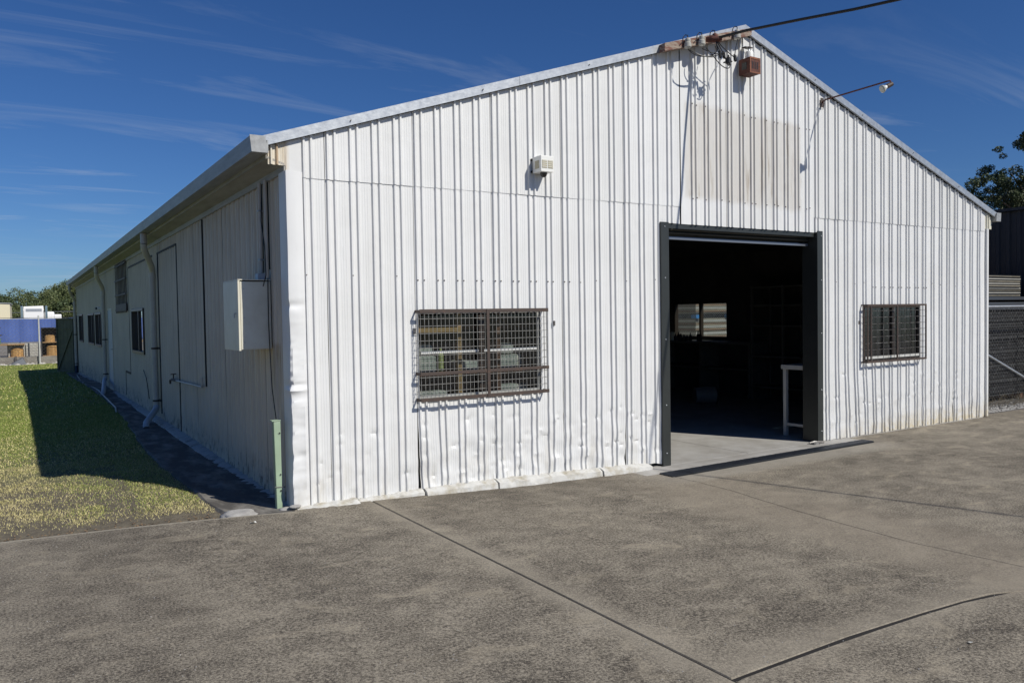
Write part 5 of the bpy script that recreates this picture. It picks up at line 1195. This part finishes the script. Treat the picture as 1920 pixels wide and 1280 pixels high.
# racks with timber drums
def rack(x0, x1, zt_, label, tiers):
    r = empty('storage_rack', ((x0 + x1) / 2, 36.9, .02), label, 'rack')
    for x in (x0, x1):
        for y_ in (36.7, 37.2): b = MB(); b.box(x - .02, x + .02, y_, y_ + .04, .02, zt_); b.build('post', M_steelb, r)
    for z in tiers: b = MB(); b.box(x0, x1, 36.7, 37.24, z, z + .04); b.build('shelf', M_timber if z < .9 else M_steelb, r)
    b = MB(); b.box(x0, x1, 37.25, 37.28, .02, zt_); b.build('back_panel', M_gapdark, r)
rack(-.93, .35, 1.38, 'dark rack holding two timber drums left of the green gate', (.04, .68, 1.36))
rack(-2.3, -1.6, .60, 'low dark rack under the board, left of the pale panels', (.04,))
def drum(x, z, r_, label):
    d = empty('timber_drum', (x, 36.95, z), label, 'drum', 'timber drums in the racks')
    for k_ in range(14):
        a = 2 * math.pi * k_ / 14; a2 = a + 2 * math.pi / 14 * .94; b = MB()
        P = [(x + r_ * math.cos(q) * s_, 36.95 + r_ * .8 * math.sin(q) * s_, zz_) for zz_ in (z, z + r_ * 1.35) for q, s_ in ((a, 1), (a2, 1), (a2, .88), (a, .88))]
        b.hexa(P); b.build('stave', M_drumw, d)
    b = MB(); b.lathe((x, 36.95, z + r_ * 1.35), [(r_ * .9, 0), (r_ * .75, r_ * .14), (r_ * .3, r_ * .2)], 16); b.build('lid', M_drumw, d, smooth=True)
drum(-.60, .72, .21, 'timber drum on the upper shelf beside the green gate'); drum(-.46, .08, .30, 'timber drum on the lower shelf beside the green gate'); drum(-1.93, .07, .26, 'timber drum in the low rack, left of the pale panels')
b = MB(); b.box(-4.6, -1.62, 36.6, 36.95, .61, .67); tag(b.build('timber_board', M_timber, bevel=.01), 'long pale timber board resting across the low rack', 'board')
st = empty('black_seat_stack', (-3.0, 36.85, .66), 'stack of black plastic seats on the long timber board', 'seat stack')
for i in range(5):
    z = .67 + i * .17; b = MB(); o_ = .05 * ((i * 7) % 3 - 1)
    b.hexa([(-3.3 + o_, 37.05, z), (-2.62 + o_, 37.05, z + .02), (-2.62 + o_, 37.35, z + .02), (-3.3 + o_, 37.35, z), (-3.2 + o_, 37.05, z + .10), (-2.52 + o_ - .02 * i, 37.08, z + .09), (-2.52 + o_, 37.35, z + .09), (-3.2 + o_, 37.35, z + .10)]); b.build('seat', M_black, st, bevel=.02)
b = MB(); b.box(-2.82, -2.56, 36.68, 36.9, .675, .95); tag(b.build('green_crate', mat('crate_green', (.10, .19, .13), .6), bevel=.01), 'small green crate on the long timber board', 'crate')
# green gate beside the shed's rear
gt = empty('gate', (-.4, 27.3, -.25), 'dark green boarded gate with diagonal brace at the rear of the shed', 'gate')
ga, gb = Vector((-.66, 27.9, 0)), Vector((-.13, 27.0, 0))
def gpt(s, z, d=0):
    v = ga.lerp(gb, s); nrm = Vector((-(gb - ga).y, (gb - ga).x, 0)).normalized(); v = v - nrm * d * -1; return (v.x, v.y, z)
zg0, zg1 = -.20, 1.76
for k_ in range(5):
    b = MB(); s0, s1 = k_ / 5 + .004, (k_ + 1) / 5 - .004
    b.hexa([gpt(s0, zg0, 0), gpt(s1, zg0, 0), gpt(s1, zg0, .018), gpt(s0, zg0, .018), gpt(s0, zg1, 0), gpt(s1, zg1, 0), gpt(s1, zg1, .018), gpt(s0, zg1, .018)]); b.build('board', M_gategreen, gt)
for a, c_ in (((0, zg0), (1, zg0)), ((0, 1.40), (1, 1.40)), ((0, zg1), (1, zg1)), ((.03, zg0), (.03, zg1)), ((.97, zg0), (.97, zg1)), ((.05, zg0 + .05), (.95, 1.36))):
    for sd in (.03, -.014):
        b = MB(); b.bar(gpt(*a, sd), gpt(*c_, sd), .045, .045); b.build('frame_rail', M_gategreen, gt)
b = MB(); b.tube([(-.10, 27.0, -.28), (-.10, 27.0, 1.86)], .045, 8); b.build('hinge_post', mat('blue_black_post', (.035, .055, .10), .5), gt)  # dark blue here carries the shade on the blue tarp beside the gate
b = MB(); b.box(-.055, -.005, 27.2, 27.5, -.28, 1.9); tag(b.build('tarp_upright', mat('blue_black_b', (.03, .05, .10), .6), bevel=.005), 'dark blue upright standing in for shaded blue tarp between green gate and shed corner', 'post')  # upright added for the blue tarp, its shade put into the dark blue
# white truck, seen from behind, only its top over the barrier
X, Y = from_cam(66, 84)
tk = empty('truck', (X, Y, .02), 'white prime mover truck parked behind the blue barrier', 'truck')
rv_ = Vector((_R2.x, _R2.y, 0)).normalized(); fv = Vector((-rv_.y, rv_.x, 0))
rv_ = Vector((_F + _R2 * ((66 - 960) / 1488.58))[:2] + (0,)).normalized(); fv = rv_.copy(); rv_ = Vector((fv.y, -fv.x, 0))
def tpt(a, d, z): v = Vector((X, Y, 0)) + rv_ * a + fv * d; return (v.x, v.y, z - .55)
def tbox(a0, a1, d0, d1, z0, z1, nm, m_, par=tk, bev=0):
    b = MB(); b.hexa([tpt(a0, d0, z0), tpt(a1, d0, z0), tpt(a1, d1, z0), tpt(a0, d1, z0), tpt(a0, d0, z1), tpt(a1, d0, z1), tpt(a1, d1, z1), tpt(a0, d1, z1)]); return b.build(nm, m_, par, bevel=bev)
body = tbox(-.98, .86, 0, 2.0, .9, 3.85, 'sleeper_cab', M_truck, bev=.12)
tbox(-.75, .7, -.02, -.005, 3.42, 3.72, 'rear_window', M_galv, body)
b = MB(); b.hexa([tpt(-1.0, 0, 3.5), tpt(.9, 0, 3.5), tpt(.9, 2, 3.7), tpt(-1, 2, 3.7), tpt(-.95, .1, 3.95), tpt(.85, .1, 4.02), tpt(.85, 1.2, 4.0), tpt(-.95, 1.2, 3.95)]); b.build('roof_fairing', M_truck, tk, bevel=.05)
for a in (-1.22, 1.0): tbox(a, a + .22, -.1, .1, 1.0, 4.0, 'exhaust_stack', M_chrome, bev=.04)
for a in (-1.05, .92): tbox(a, a + .05, -.05, .0, 1.0, 4.05, 'grab_rail', M_steelb)
tbox(.87, 1.9, 1.2, 3.4, 1.0, 3.42, 'bonnet', M_truck, bev=.25); tbox(1.2, 2.6, 3.5, 4.6, 1.0, 3.14, 'wheel_guard', M_truck, bev=.1)
tbox(-1.0, .9, -4.0, 0, .7, 1.0, 'chassis', M_steelb)
for a in (-1.1, .75):
    for d_ in (-3.2, -2.0, 1.8):
        b = MB(); c_ = Vector(tpt(a, d_, .5)); b.tube([c_, c_ + rv_ * .35], .5, 20); b.build('wheel', M_black, tk, smooth=True)
b = MB(); b.tube([tpt(-.7, .3, 4.0), tpt(-.7, .3, 4.35)], .02, 6); b.build('aerial', M_chrome, tk)
# cream shed, far left
X, Y = from_cam(-22, 84); cs_ = empty('far_shed', (X, Y, .02), 'cream walled shed at the far left behind the blue barrier', 'shed')
b = MB(); v = lambda a, d, z: tuple(Vector((X, Y, z)) + rv_ * a + fv * d)
b.hexa([v(-6, 0, 0), v(2.05, 0, 0), v(2.05, 8, 0), v(-6, 8, 0), v(-6, 0, 4.2), v(2.05, 0, 3.75), v(2.05, 8, 3.75), v(-6, 8, 4.2)]); b.build('wall', M_trim_cream, cs_)
b = MB(); b.hexa([v(-6.1, -.1, 4.2), v(2.15, -.1, 3.76), v(2.15, 8, 3.76), v(-6.1, 8, 4.2), v(-6.1, -.1, 4.27), v(2.15, -.1, 3.83), v(2.15, 8, 3.83), v(-6.1, 8, 4.27)]); b.build('roof', M_galv, cs_)
# thin far power line across the trees
X0, Y0 = from_cam(-60, 95); X1_, Y1_ = from_cam(240, 95); b = MB(); b.tube([(X0, Y0, 2.9), (X1_, Y1_, 3.0)], .03, 5)
tag(b.build('far_wire', M_galv), 'thin wire stretched in front of the far trees', 'wire')

# ---------------------------------------------------------------- small things on the ground
for i, (x, y_, s_, lb) in enumerate(((-.07, .02, .055, 'pale rounded stone beside the foot of the green cable guard'), (-.02, -.05, .04, 'flat pale chip of concrete at the white shed corner'), (-.47, .06, .11, 'half buried grey stone at the tip of the lawn'))):
    bm = bmesh.new(); bmesh.ops.create_icosphere(bm, subdivisions=3, radius=s_)
    for v_ in bm.verts: v_.co *= 1 + .25 * noise.noise(v_.co * 18 + Vector((i, 0, 0))); v_.co.z *= .42; v_.co.x *= 1.35
    me = bpy.data.meshes.new('stone'); bm.to_mesh(me); bm.free(); me.polygons.foreach_set('use_smooth', [True] * len(me.polygons))
    o = link_mesh('stone', me, M_stone); o.location = (x, y_, -.035 if i != 1 else .0); tag(o, lb, 'stone')
def litter(x, y_, s_, m_, lb, seed):
    b = MB(); r = random.Random(seed); n_ = 7; V = [(x + math.cos(a) * s_ * r.uniform(.5, 1), y_ + math.sin(a) * s_ * r.uniform(.4, .9), z_yard(x, y_) + .004 + r.uniform(0, s_ * .5)) for a in np.linspace(0, 5.6, n_)]
    V.append((x, y_, z_yard(x, y_) + .004 + s_ * .2)); b.add(V, [(i, (i + 1) % n_, n_) for i in range(n_)]); tag(b.build('litter', m_, recalc=False), lb, 'litter')
litter(-.46, -.37, .035, M_whitep, 'curled scrap of white paper on the concrete by the lawn tip', 1)
litter(-.62, -3.9, .018, M_whitep, 'tiny dry leaf curl in the foreground concrete', 2)
litter(2.05, -4.62, .016, M_whitep, 'tiny white scrap near the right foreground joint', 3)
# fine grit scattered over the slab
b = MB()
for i in range(1500):
    x = random.uniform(-2.5, 6); y_ = random.uniform(-5.5, -.15); s_ = random.uniform(.0015, .0045); z = z_yard(x, y_) + .001
    b.add([(x + s_, y_, z), (x, y_ + s_, z), (x - s_, y_, z), (x, y_ - s_, z), (x, y_, z + s_)], [(0, 1, 4), (1, 2, 4), (2, 3, 4), (3, 0, 4)])
tag(b.build('grit', M_stone, recalc=False), 'fine pale grit scattered over the concrete yard', 'grit', kind='stuff')
